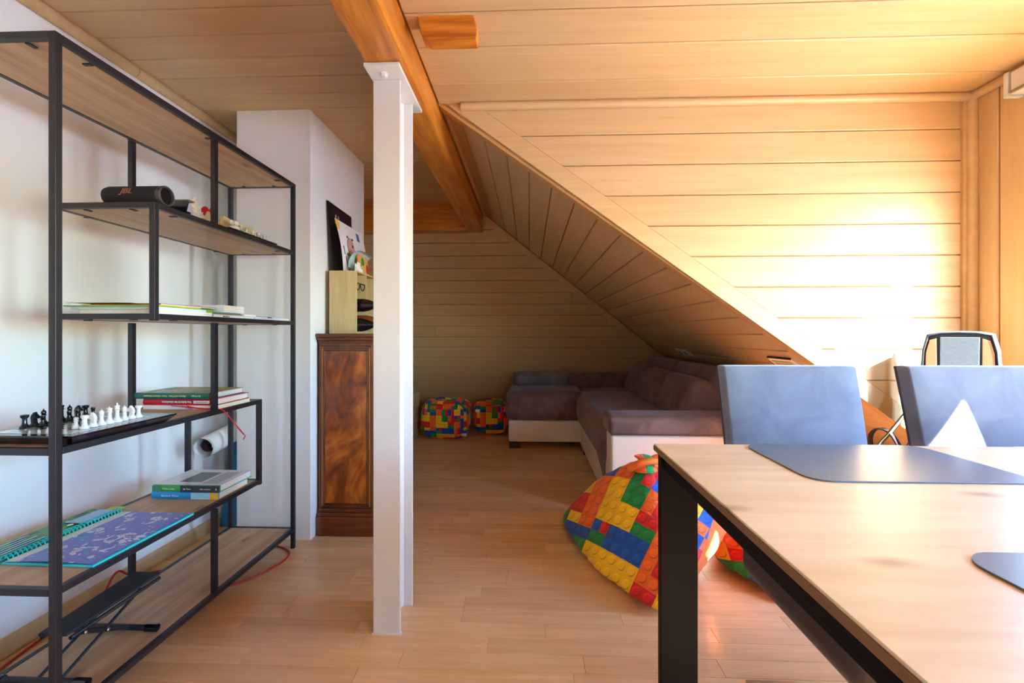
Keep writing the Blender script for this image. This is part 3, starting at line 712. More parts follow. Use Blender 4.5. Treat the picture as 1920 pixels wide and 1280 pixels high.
where = ['at the near end of', '', '', 'in the middle of', 'in the middle of', '', '', 'at the far end of']
for col_, i0, i1, rz in (('white', 7, 6, PI), ('black', 0, 1, 0)):
    side_ = 'front' if col_ == 'white' else 'wall side'
    for j, k in enumerate(order):
        o = link('chess_' + k, PM[col_, k], None, pos(i0, j)); o.rotation_euler.z = rz if k == 'knight' else 0
        wh = {0: 'at the near end of', 7: 'at the far end of', 1: 'second from the near end of', 6: 'second from the far end of', 2: 'third from the near end of', 5: 'third from the far end of', 3: 'in the middle of', 4: 'in the middle of'}[j]
        tag(o, '%s chess %s %s the %s row' % (col_, k, wh, side_), 'chess piece', '%s chess pieces on the board' % col_, 'thing')
for col_, i, js in (('white', 6, (0,)), ('black', 1, (1, 2, 4, 5, 7))):
    for j in js:
        o = link('chess_pawn', PM[col_, 'pawn'], None, pos(i, j))
        wh = {0: 'at the near end', 1: 'nearest the camera', 2: 'second from the near end', 4: 'third from the near end', 5: 'second from the far end', 7: 'farthest from the camera'}[j]
        tag(o, '%s chess pawn %s of its row' % (col_, wh), 'chess piece', '%s chess pieces on the board' % col_, 'thing')
def book(name, label, x0, x1, y0, y1, z0, h, cover, rot=0.0, group=None, spine=None, top=None):
    """closed book lying flat, spine towards the camera (-y)"""
    cx, cy = (x0 + x1) / 2, (y0 + y1) / 2; w, d = (x1 - x0) / 2, (y1 - y0) / 2
    t = thing(name, label, 'book', (cx, cy, z0), rot, group); c_ = .0022
    part('pages', M().box(-w + .004, w - .004, -d + .004, d - .004, c_, h - c_), PAGES, t)
    part('back_cover', M().box(-w, w, -d + .002, d, 0, c_), cover, t, bevel=.0006)
    part('front_cover', M().box(-w, w, -d + .002, d, h - c_, h), top or cover, t, bevel=.0006)
    m = M(); n = 8
    arc = [(-d + .002 - .004 * math.sin(PI * k / n), h * k / n) for k in range(n + 1)]
    m.prism(arc + [(-d + .004, h), (-d + .004, 0)], -w, w, 'X'); part('spine', m, spine or cover, t, smooth=True)
    return t
GREENC = C('green_cover', 22, 104, 88, .35); REDC = C('crimson_cover', 196, 26, 60, .35); WHC = C('white_book_cover', 232, 236, 242, .5)
def cover_art(name, base, spots, scale=18):
    b = N(name); v = b.obj_coords((1, 1, 1), False)
    a = b.noise(v, scale, 2, .8); c_ = b.noise(v, scale * 2.3, 1, .2)
    b.base(b.ramp(b.math('MULTIPLY_ADD', a, .7, b.math('MULTIPLY', c_, .3)), [(.0, base)] + [(.36 + .07 * i, q) for i, q in enumerate(spots)], 'CONSTANT')); b.rough(.35); return b.m
t = flat('paperback_book', 'white paperback with yellow edge at the bottom of the book pile', 'book', -1.415, -1.138, 1.615, 1.815, Z, Z + .015, None, group='books on the fourth shelf', cover=C('yellow_edge_cover', 238, 206, 60))
part('spine_band', M().box(-.1387, .1387, -.1004, -.0985, 0, .0135), WHC, t)
t = book('hardcover_book', 'crimson hardcover book in the middle of the book pile', -1.415, -1.142, 1.615, 1.81, Z + .0152, .0235, REDC, group='books on the fourth shelf')
sp = (PI / 2, PI, 0)
lettering('Von Bullerbü bis Lönneberga', t, (-.008, -.1005, .0115), sp, .0105, WHC, .9, bold=.0002)
part('name_plate', M().box(.055, .115, -.1003, -.0995, .0065, .0165), WHC, t)
lettering('ASTRID LINDGREN', t, (.085, -.1006, .0115), sp, .0052, SEAM, 1.0)
lettering('A', t, (.124, -.1005, .0115), sp, .012, WHC, 1.0)
t = book('hardcover_book', 'dark green hardcover book on top of the book pile', -1.440, -1.158, 1.605, 1.80, Z + .0388, .0215, GREENC, group='books on the fourth shelf', top=cover_art('green_cover_art', S(150, 172, 166), [S(120, 140, 120), S(184, 176, 70), S(150, 150, 76), S(110, 116, 70)]))
YT = C('pale_yellow_print', 226, 226, 158, .5)
lettering('Mattsun und Findus - Unser schönstes Abenteuer', t, (-.025, -.1005, .0105), sp, .0092, YT, .86)
lettering('Jens Seeger', t, (.092, -.1005, .0105), sp, .0085, YT, .9)
# red ribbons of the books
t = thing('ribbon', 'thin red bookmark ribbon hanging over the shelf front edge', 'ribbon', (-1.13, 1.66, .76))
O = (-1.13, 1.66, .76)
def ribbon(name, pts, w, mat, par):
    m = M(O); pts = [Vector(p) for p in pts]; vs = []
    for i, p in enumerate(pts):
        tt = (pts[min(i + 1, len(pts) - 1)] - pts[max(i - 1, 0)]).normalized(); a = tt.cross(Vector((.3, .9, .3))).normalized() * w / 2
        b2 = tt.cross(a).normalized() * .0006
        vs += [p - a - b2, p + a - b2, p + a + b2, p - a + b2]
    fs = []
    for i in range(len(pts) - 1):
        for k in range(4): fs.append((i * 4 + k, i * 4 + (k + 1) % 4, i * 4 + 4 + (k + 1) % 4, i * 4 + 4 + k))
    fs += [(3, 2, 1, 0), tuple(len(vs) - 4 + k for k in range(4))]
    m.add(vs, fs); part(name, m, mat, par)
RIB = C('red_ribbon', 222, 38, 44, .5)
ribbon('strand', [(-1.26, 1.602, .770), (-1.20, 1.600, .764), (-1.16, 1.598, .762), (-1.136, 1.612, .762), (-1.122, 1.630, .752), (-1.117, 1.66, .715), (-1.115, 1.70, .672), (-1.115, 1.737, .638)], .005, RIB, t)
ribbon('strand', [(-1.24, 1.603, .771), (-1.19, 1.598, .762), (-1.145, 1.60, .763), (-1.128, 1.622, .758), (-1.118, 1.645, .735), (-1.114, 1.685, .690), (-1.113, 1.742, .634), (-1.115, 1.733, .620)], .004, RIB, t)
ribbon('tassel', [(-1.30, 1.604, .772), (-1.25, 1.601, .768), (-1.215, 1.597, .760)], .004, C('pink_ribbon', 214, 96, 190, .5), t)

# level five: books, spiral book (z .420)
Z = .420
SKYB = C('sky_blue_cover', 30, 160, 226, .35); GRN2 = C('leaf_green_cover', 70, 168, 76, .35)
t = book('hardcover_book', 'sky blue hardcover book with yellow tail at the bottom of the lower pile', -1.405, -1.148, 1.64, 1.82, Z, .0265, C('yellow_cover', 236, 188, 72, .4), group='books on the fifth shelf', spine=SKYB)
part('pale_band', M().box(.025, .098, -.0945, -.0915, .001, .0255), C('pale_blue_band', 150, 214, 232, .35), t)
part('yellow_band', M().box(.098, .1283, -.0945, -.0915, .001, .0255), bpy.data.materials['yellow_cover'], t)
lettering('Abenteuer Wasser', t, (-.055, -.0942, .013), (PI / 2, 0, 0), .009, PAPER, 1.0)
t = book('hardcover_book', 'green and black hardcover book with white back cover on the lower pile', -1.398, -1.142, 1.638, 1.83, Z + .0268, .0255, GRN2, group='books on the fifth shelf', top=C('white_back_cover', 232, 236, 244, .3), spine=GRN2)
part('dark_band', M().box(-.02, .1275, -.1002, -.097, .001, .0245), C('charcoal_band', 58, 62, 72, .35), t)
part('teal_band', M().box(-.1275, -.098, -.1002, -.097, .001, .0245), C('sage_band', 70, 146, 122, .35), t)
lettering('Wildes Leben', t, (-.065, -.1003, .0125), (PI / 2, 0, 0), .0085, PAPER, 1.0)
lettering('der Tiere', t, (.005, -.1005, .0125), (PI / 2, 0, 0), .0075, PAPER, 1.0)
lettering('Natur entdecken', t, (.075, -.1005, .0125), (PI / 2, 0, 0), .006, PAPER, 1.0)
lettering('6', t, (.116, -.1005, .0125), (PI / 2, 0, 0), .011, PAPER, 1.0)
part('picture_panel', M().box(-.055, .03, -.06, .06, .0256, .0259), C('slate_picture', 104, 124, 138, .3), t)
for k in range(10): part('text_line', M().box(.045 + k * .006, .048 + k * .006, -.075, .075 - .006 * (k % 3), .0256, .0258), C('grey_print', 150, 156, 168, .4) if k == 0 else bpy.data.materials['grey_print'], t)
# spiral bound children's book, open with printed covers
t = thing('spiral_book', 'large open spiral-bound picture book with purple page and turquoise rings', 'book', (-1.27, 1.325, Z), math.radians(-1))
PURP = cover_art('purple_picture_page', S(60, 172, 196), [S(104, 116, 196), S(112, 122, 204), S(104, 116, 196), S(206, 214, 234), S(206, 170, 196)], 27)
DGREEN = cover_art('dark_green_flap', S(22, 74, 82), [S(24, 84, 86), S(34, 110, 84), S(80, 150, 60), S(60, 130, 70)], 14)
TURQ = C('turquoise_plastic', 10, 196, 192, .35)
m = M(); m.box(-.125, .132, -.175, .175, .0, .006); part('back_block', m, C('turquoise_cover', 60, 204, 212, .4), t, bevel=.001)
m = M(); m.sheet(lambda u, v: (-.115 + .24 * u, -.172 + .34 * v, .0075 + .004 * math.sin(PI * u) * (1 - .5 * v)), 10, 8); m.sheet(lambda u, v: (-.115 + .24 * u, -.172 + .34 * v, .0065 + .004 * math.sin(PI * u) * (1 - .5 * v)), 10, 8)
part('right_page', m, PURP, t, smooth=True)
m = M(); m.box(-.118, -.085, -.172, .168, .0078, .0088); part('page_margin', m, C('cream_margin', 206, 212, 204, .5), t)
m = M(); m.sheet(lambda u, v: (-.232 + .10 * u, -.17 + .345 * v, .012 - .006 * u), 4, 6); m.sheet(lambda u, v: (-.232 + .10 * u, -.17 + .345 * v, .010 - .006 * u), 4, 6); part('left_cover', m, DGREEN, t)
for k in range(6): part('text_line', M().box(-.222 + k * .013, -.217 + k * .013, -.15, -.03 - .02 * (k % 2), .0125 - k * .0007, .0133 - k * .0007), C('pale_print', 176, 204, 214, .5) if k == 0 else bpy.data.materials['pale_print'], t)
for k, (a, b, r_) in enumerate(((-.16, -.005, .008), (-.20, .02, .006), (-.175, .05, .009), (-.205, .07, .007))): part('blossom', M().lathe([(r_, .0105), (r_ * .5, .0118)], (a, b, .0012), 7), PAPER, t)
mm = M(); mm.tube([(.012 * math.cos(a), 0, .012 * math.sin(a)) for a in [2 * PI * k / 12 for k in range(12)]], .0018, 6, closed=True)
rg = mm.mesh('ring', TURQ, smooth=True)
for k in range(30): link('ring', rg, t, (-.128, -.165 + k * .0114, .008))
m = M(); m.box(-.20, -.13, .06, .17, .0128, .0138); part('pale_card', m, C('pale_blue_card', 160, 196, 226, .4), t)
m = M(); m.box(-.185, -.135, .172, .205, .0100, .0112); part('lime_tab', m, C('lime_tab', 180, 200, 44, .4), t)

# bottom board: folding footrest, and cables behind
O = (-1.30, 1.34, .098)
t = thing('footrest', 'black folding metal footrest standing on the lowest shelf board', 'footrest', O)
m = M(O); q = [(-1.345, 1.195, .203), (-1.262, 1.195, .205), (-1.232, 1.475, .228), (-1.325, 1.475, .228)]
m.add(q + [(p[0], p[1], p[2] + .009) for p in q], [(0, 3, 2, 1), (4, 5, 6, 7), (0, 1, 5, 4), (1, 2, 6, 5), (2, 3, 7, 6), (3, 0, 4, 7)])
part('top_plate', m, plain('rubber_mat', S(34, 38, 44), .7, var=.1, scale=200, bump=.3, bscale=700), t, bevel=.003)
part('side_channel', M(O).tube([(-1.258, 1.20, .198), (-1.232, 1.47, .220)], .006, 8).tube([(-1.34, 1.20, .197), (-1.32, 1.47, .220)], .006, 8), BLACK, t)
for y0, x0, x1 in ((1.385, -1.42, -1.185), (1.16, -1.42, -1.185)):
    f_ = part('foot_bar', M(O).tube([(x0, y0, .110), (x1, y0, .110)], .009, 10), BLACK, t, smooth=True)
    m = M(O)
    for x in (x0, x1): m.tube([(x - .018, y0, .110), (x + .018, y0, .110)], .0118, 10)
    part('rubber_cap', m, BOTTLE, f_, smooth=True)
for x in (-1.262, -1.325):
    part('strut', M(O).tube([(x, 1.43, .205), (x + .012, 1.17, .112)], .0045, 8), BLACK, t, smooth=True)
    part('strut', M(O).tube([(x + .01, 1.225, .197), (x + .006, 1.38, .112)], .0045, 8), BLACK, t, smooth=True)
m = M(O)
for p in ((-1.250, 1.43, .204), (-1.246, 1.30, .158), (-1.25, 1.235, .192)): m.lathe([(.004, 0), (.005, .002), (.003, .004)], p, 8, 'X')
part('rivet', m, CHROME, t)
CAB = C('red_cable', 176, 44, 44, .45)
def curve_pts(P, n=8):
    P = [Vector(p) for p in P]; out = []
    for i in range(len(P) - 1):
        a, b, c_, d = P[max(i - 1, 0)], P[i], P[i + 1], P[min(i + 2, len(P) - 1)]
        for k in range(n):
            u = k / n; out.append(.5 * ((2 * b) + (c_ - a) * u + (2 * a - 5 * b + 4 * c_ - d) * u * u + (3 * b - a - 3 * c_ + d) * u ** 3))
    return out + [P[-1]]
m = M(); m.tube(curve_pts([(-1.60, 1.25, .005), (-1.64, 1.45, .006), (-1.605, 1.62, .03), (-1.615, 1.72, .10), (-1.60, 1.78, .06), (-1.545, 1.95, .006), (-1.52, 2.03, .005), (-1.47, 2.14, .006), (-1.36, 2.19, .005), (-1.22, 2.16, .005), (-1.13, 2.10, .005), (-1.115, 2.0, .005), (-1.16, 1.88, .005), (-1.24, 1.80, .005)]), .0042, 8)
solo('red_cable', m, CAB, 'red cable looping over the floor under and behind the open shelf', 'cable', smooth='all')
m = M(); m.tube(curve_pts([(-1.58, 1.30, .005), (-1.52, 1.45, .005), (-1.53, 1.70, .005), (-1.50, 1.90, .012), (-1.53, 2.02, .005), (-1.56, 2.10, .005)]), .0035, 8)
solo('red_cable', m, CAB, 'second thinner red cable on the floor between shelf and white wall', 'cable', smooth='all')
# rolled poster leaning behind the shelf
a_, b_ = Vector((-1.535, 2.085, .497)), Vector((-1.575, 2.56, .535)); ax = (b_ - a_).normalized()
t = thing('poster_roll', 'white rolled-up poster standing out behind the shelf toward the niche', 'poster', a_)
e1 = ax.cross(Vector((0, 0, 1))).normalized(); e2 = e1.cross(ax).normalized()
def roll(r0, r1, L0, turns, n):
    vs = []
    for i in range(n + 1):
        a = 2 * PI * turns * i / n; r = r0 + (r1 - r0) * i / n
        p = e1 * math.cos(a) * r + e2 * math.sin(a) * r; vs += [p + ax * L0, p + ax * .49]
    return vs, [(2 * i, 2 * i + 1, 2 * i + 3, 2 * i + 2) for i in range(n)]
m = M(); vs, fs = roll(.041, .050, 0, 2.2, 60); m.add(vs, fs)
part('outer_sheet', m, C('poster_back', 236, 238, 236, .6), t, smooth='all')
m = M(); vs, fs = roll(.012, .034, .03, 2.2, 60); m.add(vs, fs)
part('inner_sheet', m, cover_art('poster_inside', S(150, 130, 110), [S(130, 110, 90), S(120, 60, 56), S(80, 96, 76)], 30), t, smooth='all')
# leaning boards in the niche, propping the roll
m = M(); m.prism([(2.38, .0), (2.40, .0), (2.50, .455), (2.48, .46)], -1.66, -1.55, 'X')
o = solo('leaning_panel', m, C('blue_panel', 40, 120, 170, .5), 'narrow blue panel leaning in the niche behind the shelf', 'panel', bevel=.002)

# ---------------------------------------------------------------- cabinet, wine rack and things on it
O = (-.94, 2.6, 0)
cab = thing('cabinet', 'dark stained wooden cabinet with burl panel and mouldings beside the chimney breast', 'cabinet', O)
cx0, cx1, cy0, cy1 = -1.082, -.800, 2.302, 2.93
part('body', M(O).box(cx0, cx1, cy0, cy1, .12, .99), WALNUT, cab, bevel=.003)
part('side_panel', M(O).box(cx0 + .030, cx1 - .030, cy0 - .003, cy0 + .002, .165, .945), BURL, cab)
def moulding(x0, x1, z0, z1, r, mat, off):
    m = M(O); y = cy0 - off
    m.tube([(x0, y, z0), (x1, y, z0), (x1, y, z1), (x0, y, z1)], r, 8, closed=True); part('moulding', m, mat, cab, smooth=True)
moulding(cx0 + .028, cx1 - .028, .163, .947, .0055, WALNUT, .002)
moulding(cx0 + .018, cx1 - .018, .150, .960, .0045, GILT, .001)
moulding(cx0 + .008, cx1 - .008, .140, .972, .0055, WALNUT, .001)
m = M(O); pts = [(0, .985), (.004, .985), (.006, .998), (.012, 1.004), (.012, 1.012), (.020, 1.020), (.020, 1.034), (0, 1.034)]
for i in range(len(pts) - 3): pass
def tier(name, zz, grow, mat):
    part(name, M(O).box(cx0 - grow * .4, cx1 + grow, cy0 - grow, cy1, zz[0], zz[1]), mat, cab, bevel=min(.006, (zz[1] - zz[0]) * .4), seg=3)
tier('cornice', (.985, 1.000), .006, WALNUTX); tier('cornice', (1.000, 1.016), .013, WALNUTX); tier('top', (1.016, 1.035), .020, WALNUTX)
tier('plinth_moulding', (.118, .138), .006, WALNUTX); tier('plinth_moulding', (.098, .118), .012, WALNUTX); tier('plinth', (.0, .098), .017, WALNUTX)
for k, z0 in enumerate((.16, .56)):
    d_ = part('door', M(O).box(cx1, cx1 + .006, cy0 + .03 + k * .29, cy0 + .30 + k * .29, .16, .94), BURL, cab, bevel=.002)
    m = M(O); m.lathe([(.004, 0), (.004, .012), (.009, .015), (.010, .022), (.004, .026)], (cx1 + .006, cy0 + (.28 if k == 0 else .34), .6), 12, 'X'); part('knob', m, GILT, d_, smooth=True)
ZT = 1.0355
O = (-.985, 2.54, ZT)
rack = thing('wine_rack', 'pale wooden wine rack box with open front on the dark cabinet', 'wine rack', O)
rx0, rx1, ry0, ry1, rz1 = -1.066, -.918, 2.385, 2.70, ZT + .335
part('side', M(O).box(rx0, rx1, ry0, ry0 + .008, ZT, rz1), PALEWOOD, rack, bevel=.001)
part('side', M(O).box(rx0, rx1, ry1 - .008, ry1, ZT, rz1), PALEWOOD, rack, bevel=.001)
part('divider', M(O).box(rx0 + .01, rx1 - .002, 2.536, 2.544, ZT + .008, rz1 - .008), PALEWOOD, rack, bevel=.001)
part('top', M(O).box(rx0, rx1, ry0 + .008, ry1 - .008, rz1 - .008, rz1), PALEWOOD, rack, bevel=.001)
part('bottom', M(O).box(rx0, rx1, ry0 + .008, ry1 - .008, ZT, ZT + .008), PALEWOOD, rack, bevel=.001)
part('back_panel', M(O).box(rx0, rx0 + .006, ry0 + .008, ry1 - .008, ZT + .008, rz1 - .008), PALEWOOD, rack)
for yy in (2.395, 2.468):
    for zz in (ZT + .27, ZT + .18, ZT + .06):
        m = M(O); r = .032
        arc = [(rx1 - .012, yy + .036 + r * math.cos(a), zz - .0 + r * math.sin(a)) for a in [PI + PI * k / 10 for k in range(11)]]
        m.tube([(rx1 - .012, yy, zz)] + arc + [(rx1 - .012, yy + .072, zz)], .0026, 6)
        part('wire_cradle', m, BLACK, rack, smooth=True)
part('wire_bar', M(O).tube([(rx1 - .012, 2.393, ZT + .273), (rx1 - .012, 2.535, ZT + .273)], .003, 6).tube([(rx0 + .03, 2.393, ZT + .273), (rx0 + .03, 2.535, ZT + .273)], .003, 6), BLACK, rack)
def bottle(label, y, z, tint, cap):
    O2 = (rx0 - .0, y, z)
    b = thing('wine_bottle', label, 'bottle', O2, 0, 'bottles in the wine rack')
    m = M(); m.lathe([(.025, .012), (.034, .016), (.036, .03), (.036, .16), (.030, .19), (.015, .225), (.0135, .27)], (0, 0, 0), 18, 'X'); part('glass_body', m, tint, b, smooth=True)
    m = M(); m.lathe([(.0138, .235), (.0148, .240), (.0148, .290), (.012, .294)], (0, 0, 0), 14, 'X'); part('capsule', m, cap, b, smooth=True)
    return b
DKB = C('dark_capsule', 40, 36, 46, .35)
bottle('black wine bottle lying in the upper cradle of the wine rack', 2.462, ZT + .155, BOTTLE, BOTTLE)
bottle('amber brown bottle lying in the lower rear cradle of the wine rack', 2.498, ZT + .066, C('amber_bottle', 130, 62, 28, .2), DKB)
bottle('black wine bottle lying in the lowest front cradle of the wine rack', 2.428, ZT + .047, BOTTLE, BOTTLE)
# prints and drawings leaning on the chimney breast above the rack
ZR_ = rz1 + .0005
def leaning(name, label, pts, thick, mat, cat='drawing'):
    """thin card through four world points (bottom-left, bottom-right, top-right, top-left)"""
    q = [Vector(p) for p in pts]; n_ = (q[1] - q[0]).cross(q[3] - q[0]).normalized(); t = thing(name, label, cat, q[0])
    m = M(q[0])
    def fn(s_): return lambda u, v: q[0].lerp(q[1], u).lerp(q[3].lerp(q[2], u), v) + n_ * (s_ + .010 * math.sin(PI * v) * (1 if name == 'child_drawing' else 0))
    m.sheet(fn(0), 6, 8); m.sheet(fn(thick), 6, 8)
    part('sheet', m, mat, t, smooth='all'); return t, q, n_, fn
DARK = C('dark_print', 30, 24, 34, .4)
t, q, n_, fn = leaning('dark_print', 'black printed card with pale blue strokes leaning on the chimney breast', [(-1.052, 2.415, ZR_), (-1.052, 2.665, ZR_), (-1.088, 2.735, 1.745), (-1.088, 2.405, 1.752)], .003, DARK, 'print')
def marks(par, q, fn, shapes, off):
    for nm, mat, pl_ in shapes:
        m = M(q[0]); vs = [fn(off)(u, v) for u, v in pl_]; vs2 = [fn(off + .0008)(u, v) for u, v in pl_]; k = len(vs)
        m.add(vs + vs2, [list(range(k))[::-1], list(range(k, 2 * k))] + [(i, (i + 1) % k, k + (i + 1) % k, k + i) for i in range(k)]); part(nm, m, mat, par)
ell = lambda cx, cy, rx, ry, n=14: [(cx + rx * math.cos(2 * PI * k / n), cy + ry * math.sin(2 * PI * k / n)) for k in range(n)]
PB = C('pale_blue_stroke', 150, 176, 226, .5)
marks(t, q, fn, [('stroke', PB, [(.22, .72), (.25, .72), (.31, .86), (.27, .86)]), ('stroke', PB, [(.36, .7), (.39, .7), (.42, .85), (.38, .86)]), ('stroke', PB, [(.45, .68), (.49, .67), (.56, .76), (.53, .77)]), ('stroke', PB, ell(.8, .76, .03, .05)), ('stroke', PB, ell(.62, .7, .04, .03))], .0032)
t, q, n_, fn = leaning('child_drawing', 'white sheet with a coloured crayon drawing of a round pink animal', [(-1.002, 2.415, ZR_), (-1.002, 2.76, ZR_), (-1.045, 2.80, 1.655), (-1.045, 2.40, 1.655)], .0015, PAPER)
INK = C('ink_line', 60, 50, 50); PINK = C('crayon_pink', 214, 164, 154); YEL = C('crayon_yellow', 240, 206, 70); BLU = C('crayon_blue', 30, 120, 196); PUR = C('crayon_purple', 140, 80, 190); GRN = C('crayon_green', 90, 160, 70)
marks(t, q, fn, [('sun_corner', YEL, [(.0, 1.0), (.0, .80), (.06, .80), (.11, .9), (.10, 1.0)]), ('outline', INK, ell(.38, .52, .135, .20)), ('blue_patch', BLU, [(.70, .92), (.80, .92), (.80, .74), (.70, .76)]), ('flower', YEL, ell(.78, .38, .07, .09)), ('leaf', GRN, ell(.24, .36, .05, .035)), ('scribble', PUR, [(.08, .5), (.11, .5), (.12, .34), (.09, .34)]), ('scribble', PUR, [(.11, .3), (.14, .3), (.24, .05), (.21, .05)])], .0018)
marks(t, q, fn, [('pink_body', PINK, ell(.38, .52, .122, .188)), ('muzzle', PINK, ell(.43, .36, .11, .14))], .0026)
marks(t, q, fn, [('eye', INK, ell(.44, .56, .022, .03)), ('ear', INK, ell(.29, .715, .03, .025)), ('ear', INK, ell(.47, .71, .03, .025))], .0036)
# painted card, curled card, little paper boat
t, q, n_, fn = leaning('painted_card', 'small orange painted card with green leaf and red blossom', [(-.955, 2.50, ZR_), (-.955, 2.66, ZR_), (-.965, 2.66, ZR_ + .105), (-.965, 2.50, ZR_ + .118)], .006, C('peach_card', 226, 168, 104, .5), 'card')
marks(t, q, fn, [('leaf', C('leaf_green', 66, 158, 50), ell(.45, .66, .15, .2)), ('blossom', C('blossom_red', 196, 60, 34), ell(.86, .36, .13, .26)), ('sprig', C('olive_paint', 176, 170, 60), ell(.3, .45, .05, .08))], .0064)
def curl(u, v):
    a = -.3 + 2.2 * u; r = .075
    return (-.985 + .05 - .06 * math.cos(a) * .8, 2.43 + .24 * v + .05 * u, ZR_ + .045 + r * math.sin(a))
m = M(); m.sheet(lambda u, v: curl(u, v), 14, 4); m.sheet(lambda u, v: tuple(Vector(curl(u, v)) + Vector((0, 0, .0012))), 14, 4)
solo('curled_card', m, C('pale_teal_card', 176, 212, 216, .5), 'pale teal sheet curling over the painted card on the wine rack', 'card', smooth='all')
t = thing('paper_boat', 'small folded white paper boat on top of the wine rack', 'paper boat', (-.935, 2.46, ZR_))
m = M(); 
m.add([(0, -.055, .045), (0, .055, .042), (-.012, -.03, 0), (-.012, .03, 0), (.012, -.03, 0), (.012, .03, 0), (-.014, -.02, .018), (-.014, .02, .018), (.014, -.02, .018), (.014, .02, .018)], [(2, 3, 5, 4), (0, 2, 4), (1, 5, 3), (0, 6, 2), (0, 4, 8), (1, 3, 7), (1, 9, 5), (2, 6, 7, 3), (4, 5, 9, 8)])
part('hull', m, PAPER, t)
m = M(); m.add([(.001, -.022, .012), (.001, .022, .012), (.001, .018, .052), (.001, -.018, .055), (-.004, -.022, .012), (-.004, .022, .012), (-.004, .018, .052), (-.004, -.018, .055)], [(0, 1, 2, 3), (7, 6, 5, 4), (0, 4, 5, 1), (1, 5, 6, 2), (2, 6, 7, 3), (3, 7, 4, 0)]); part('sail', m, PAPER, t)

# crate behind the post
O = (-1.27, 4.52, 0)
t = thing('toy_crate', 'light wooden crate at the foot of the sloping end wall', 'crate', O)
for k in range(3): part('slat', M(O).box(-1.142, -1.13, 4.40, 4.645, .01 + k * .147, .01 + k * .147 + .143), PALEWOOD, t, bevel=.003)
part('side', M(O).box(-1.50, -1.142, 4.40, 4.412, .01, .45), PALEWOOD, t); part('side', M(O).box(-1.50, -1.142, 4.633, 4.645, .01, .45), PALEWOOD, t)
part('side', M(O).box(-1.512, -1.50, 4.40, 4.645, .01, .45), PALEWOOD, t); part('bottom', M(O).box(-1.51, -1.13, 4.40, 4.645, 0, .012), PALEWOOD, t)
part('burnt_mark', M(O).box(-1.1302, -1.1292, 4.49, 4.50, .2, .29).box(-1.1302, -1.1292, 4.51, 4.56, .235, .243).box(-1.1302, -1.1292, 4.51, 4.56, .215, .222), C('burnt_ink', 80, 54, 40), t)

# ---------------------------------------------------------------- sofa
O = (.6, 3.6, 0)
sofa = thing('corner_sofa', 'large L-shaped sofa in taupe microfibre on a white leather base', 'sofa', O)
P_ = lambda name, c_, d_, r, mat, **k: part(name, M(O).rbox(c_, d_, r, **{a: b for a, b in k.items() if a in ('puff', 'n', 'fn')}), mat, sofa, smooth='all')
part('base', M(O).box(-.190, .50, 4.105, 4.84, .06, .255), LEATHER, sofa, bevel=.025, seg=3)
part('base', M(O).box(.462, 1.42, 2.60, 4.82, .03, .27), LEATHER, sofa, bevel=.015, seg=3)
P_('chaise_seat', (.145, 4.47, .385), (.72, .80, .262), .075, SOFA, puff=(.012, .02, .012))
P_('seat_cushion', (.90, 3.50, .375), (.95, 1.62, .262), .075, SOFA, puff=(.02, .012, .010))
P_('corner_seat', (.92, 4.40, .37), (.86, .66, .25), .06, SOFA, puff=(0, .0, .008))
# arm: leather panel with padded top
part('arm_panel', M(O).box(.455, 1.42, 2.555, 2.755, 0.012, .468), LEATHER, sofa, bevel=.018, seg=3)
P_('arm_pad', (.94, 2.655, .522), (1.0, .245, .108), .03, SOFA, puff=(0, .004, .006))
m = M(O); m.tube([(.445, 2.535, .548), (1.42, 2.535, .548)], .0022, 5); part('seam', m, SEAM, sofa)
m = M(O); m.tube([(.445, 2.536, .478), (1.42, 2.536, .478)], .002, 5); part('seam', m, SEAM, sofa)
# drape wedge of fabric between seat and arm panel on the left side
m = M(O); m.prism([(2.758, .30), (3.25, .30), (3.2, .27), (2.90, .18), (2.765, .10)], .452, .47, 'X'); part('side_skirt', m, SOFA, sofa, bevel=.004)
# back cushions lean towards the slope
def tilt(cx, cz, ang):
    c_, s_ = math.cos(ang), math.sin(ang)
    return lambda p: (cx + (p.x - cx) * c_ + (p.z - cz) * s_, p.y, cz - (p.x - cx) * s_ + (p.z - cz) * c_)
for y0, y1 in ((2.79, 3.34), (3.35, 3.90), (3.91, 4.42)):
    P_('back_cushion', (1.06, (y0 + y1) / 2, .60), (.24, y1 - y0 + .006, .28), .05, SOFA, puff=(.025, .0, .01), fn=tilt(1.06, .6, .42))
for y0, y1 in ((2.80, 3.60), (3.61, 4.40)):
    P_('headrest', (1.20, (y0 + y1) / 2, .735), (.17, y1 - y0 + .008, .15), .05, SOFA, puff=(.01, 0, .01), fn=tilt(1.20, .735, .5))
P_('back_frame', (1.36, 3.5, .42), (.24, 1.9, .50), .05, SOFA, fn=tilt(1.36, .42, .12))
P_('low_back', (.78, 4.67, .56), (.84, .16, .17), .05, SOFA)
pl_ = P_('bolster', (.115, 4.60, .58), (.56, .18, .155), .07, BOLSTER, puff=(.0, .005, .004))
m = M(O); m.tube([(-.150, 4.60 + .083 * math.cos(a), .58 + .072 * math.sin(a)) for a in [2 * PI * k / 20 for k in range(20)]], .004, 6, closed=True); part('piping', m, SEAM, pl_, smooth=True)
for x, y in ((-.15, 4.15), (-.15, 4.78), (.50, 2.85), (.50, 3.95), (1.36, 2.85)):
    part('leg', M(O).box(x - .035, x + .065, y - .03, y + .03, 0, .062), BLACK, sofa, bevel=.004)

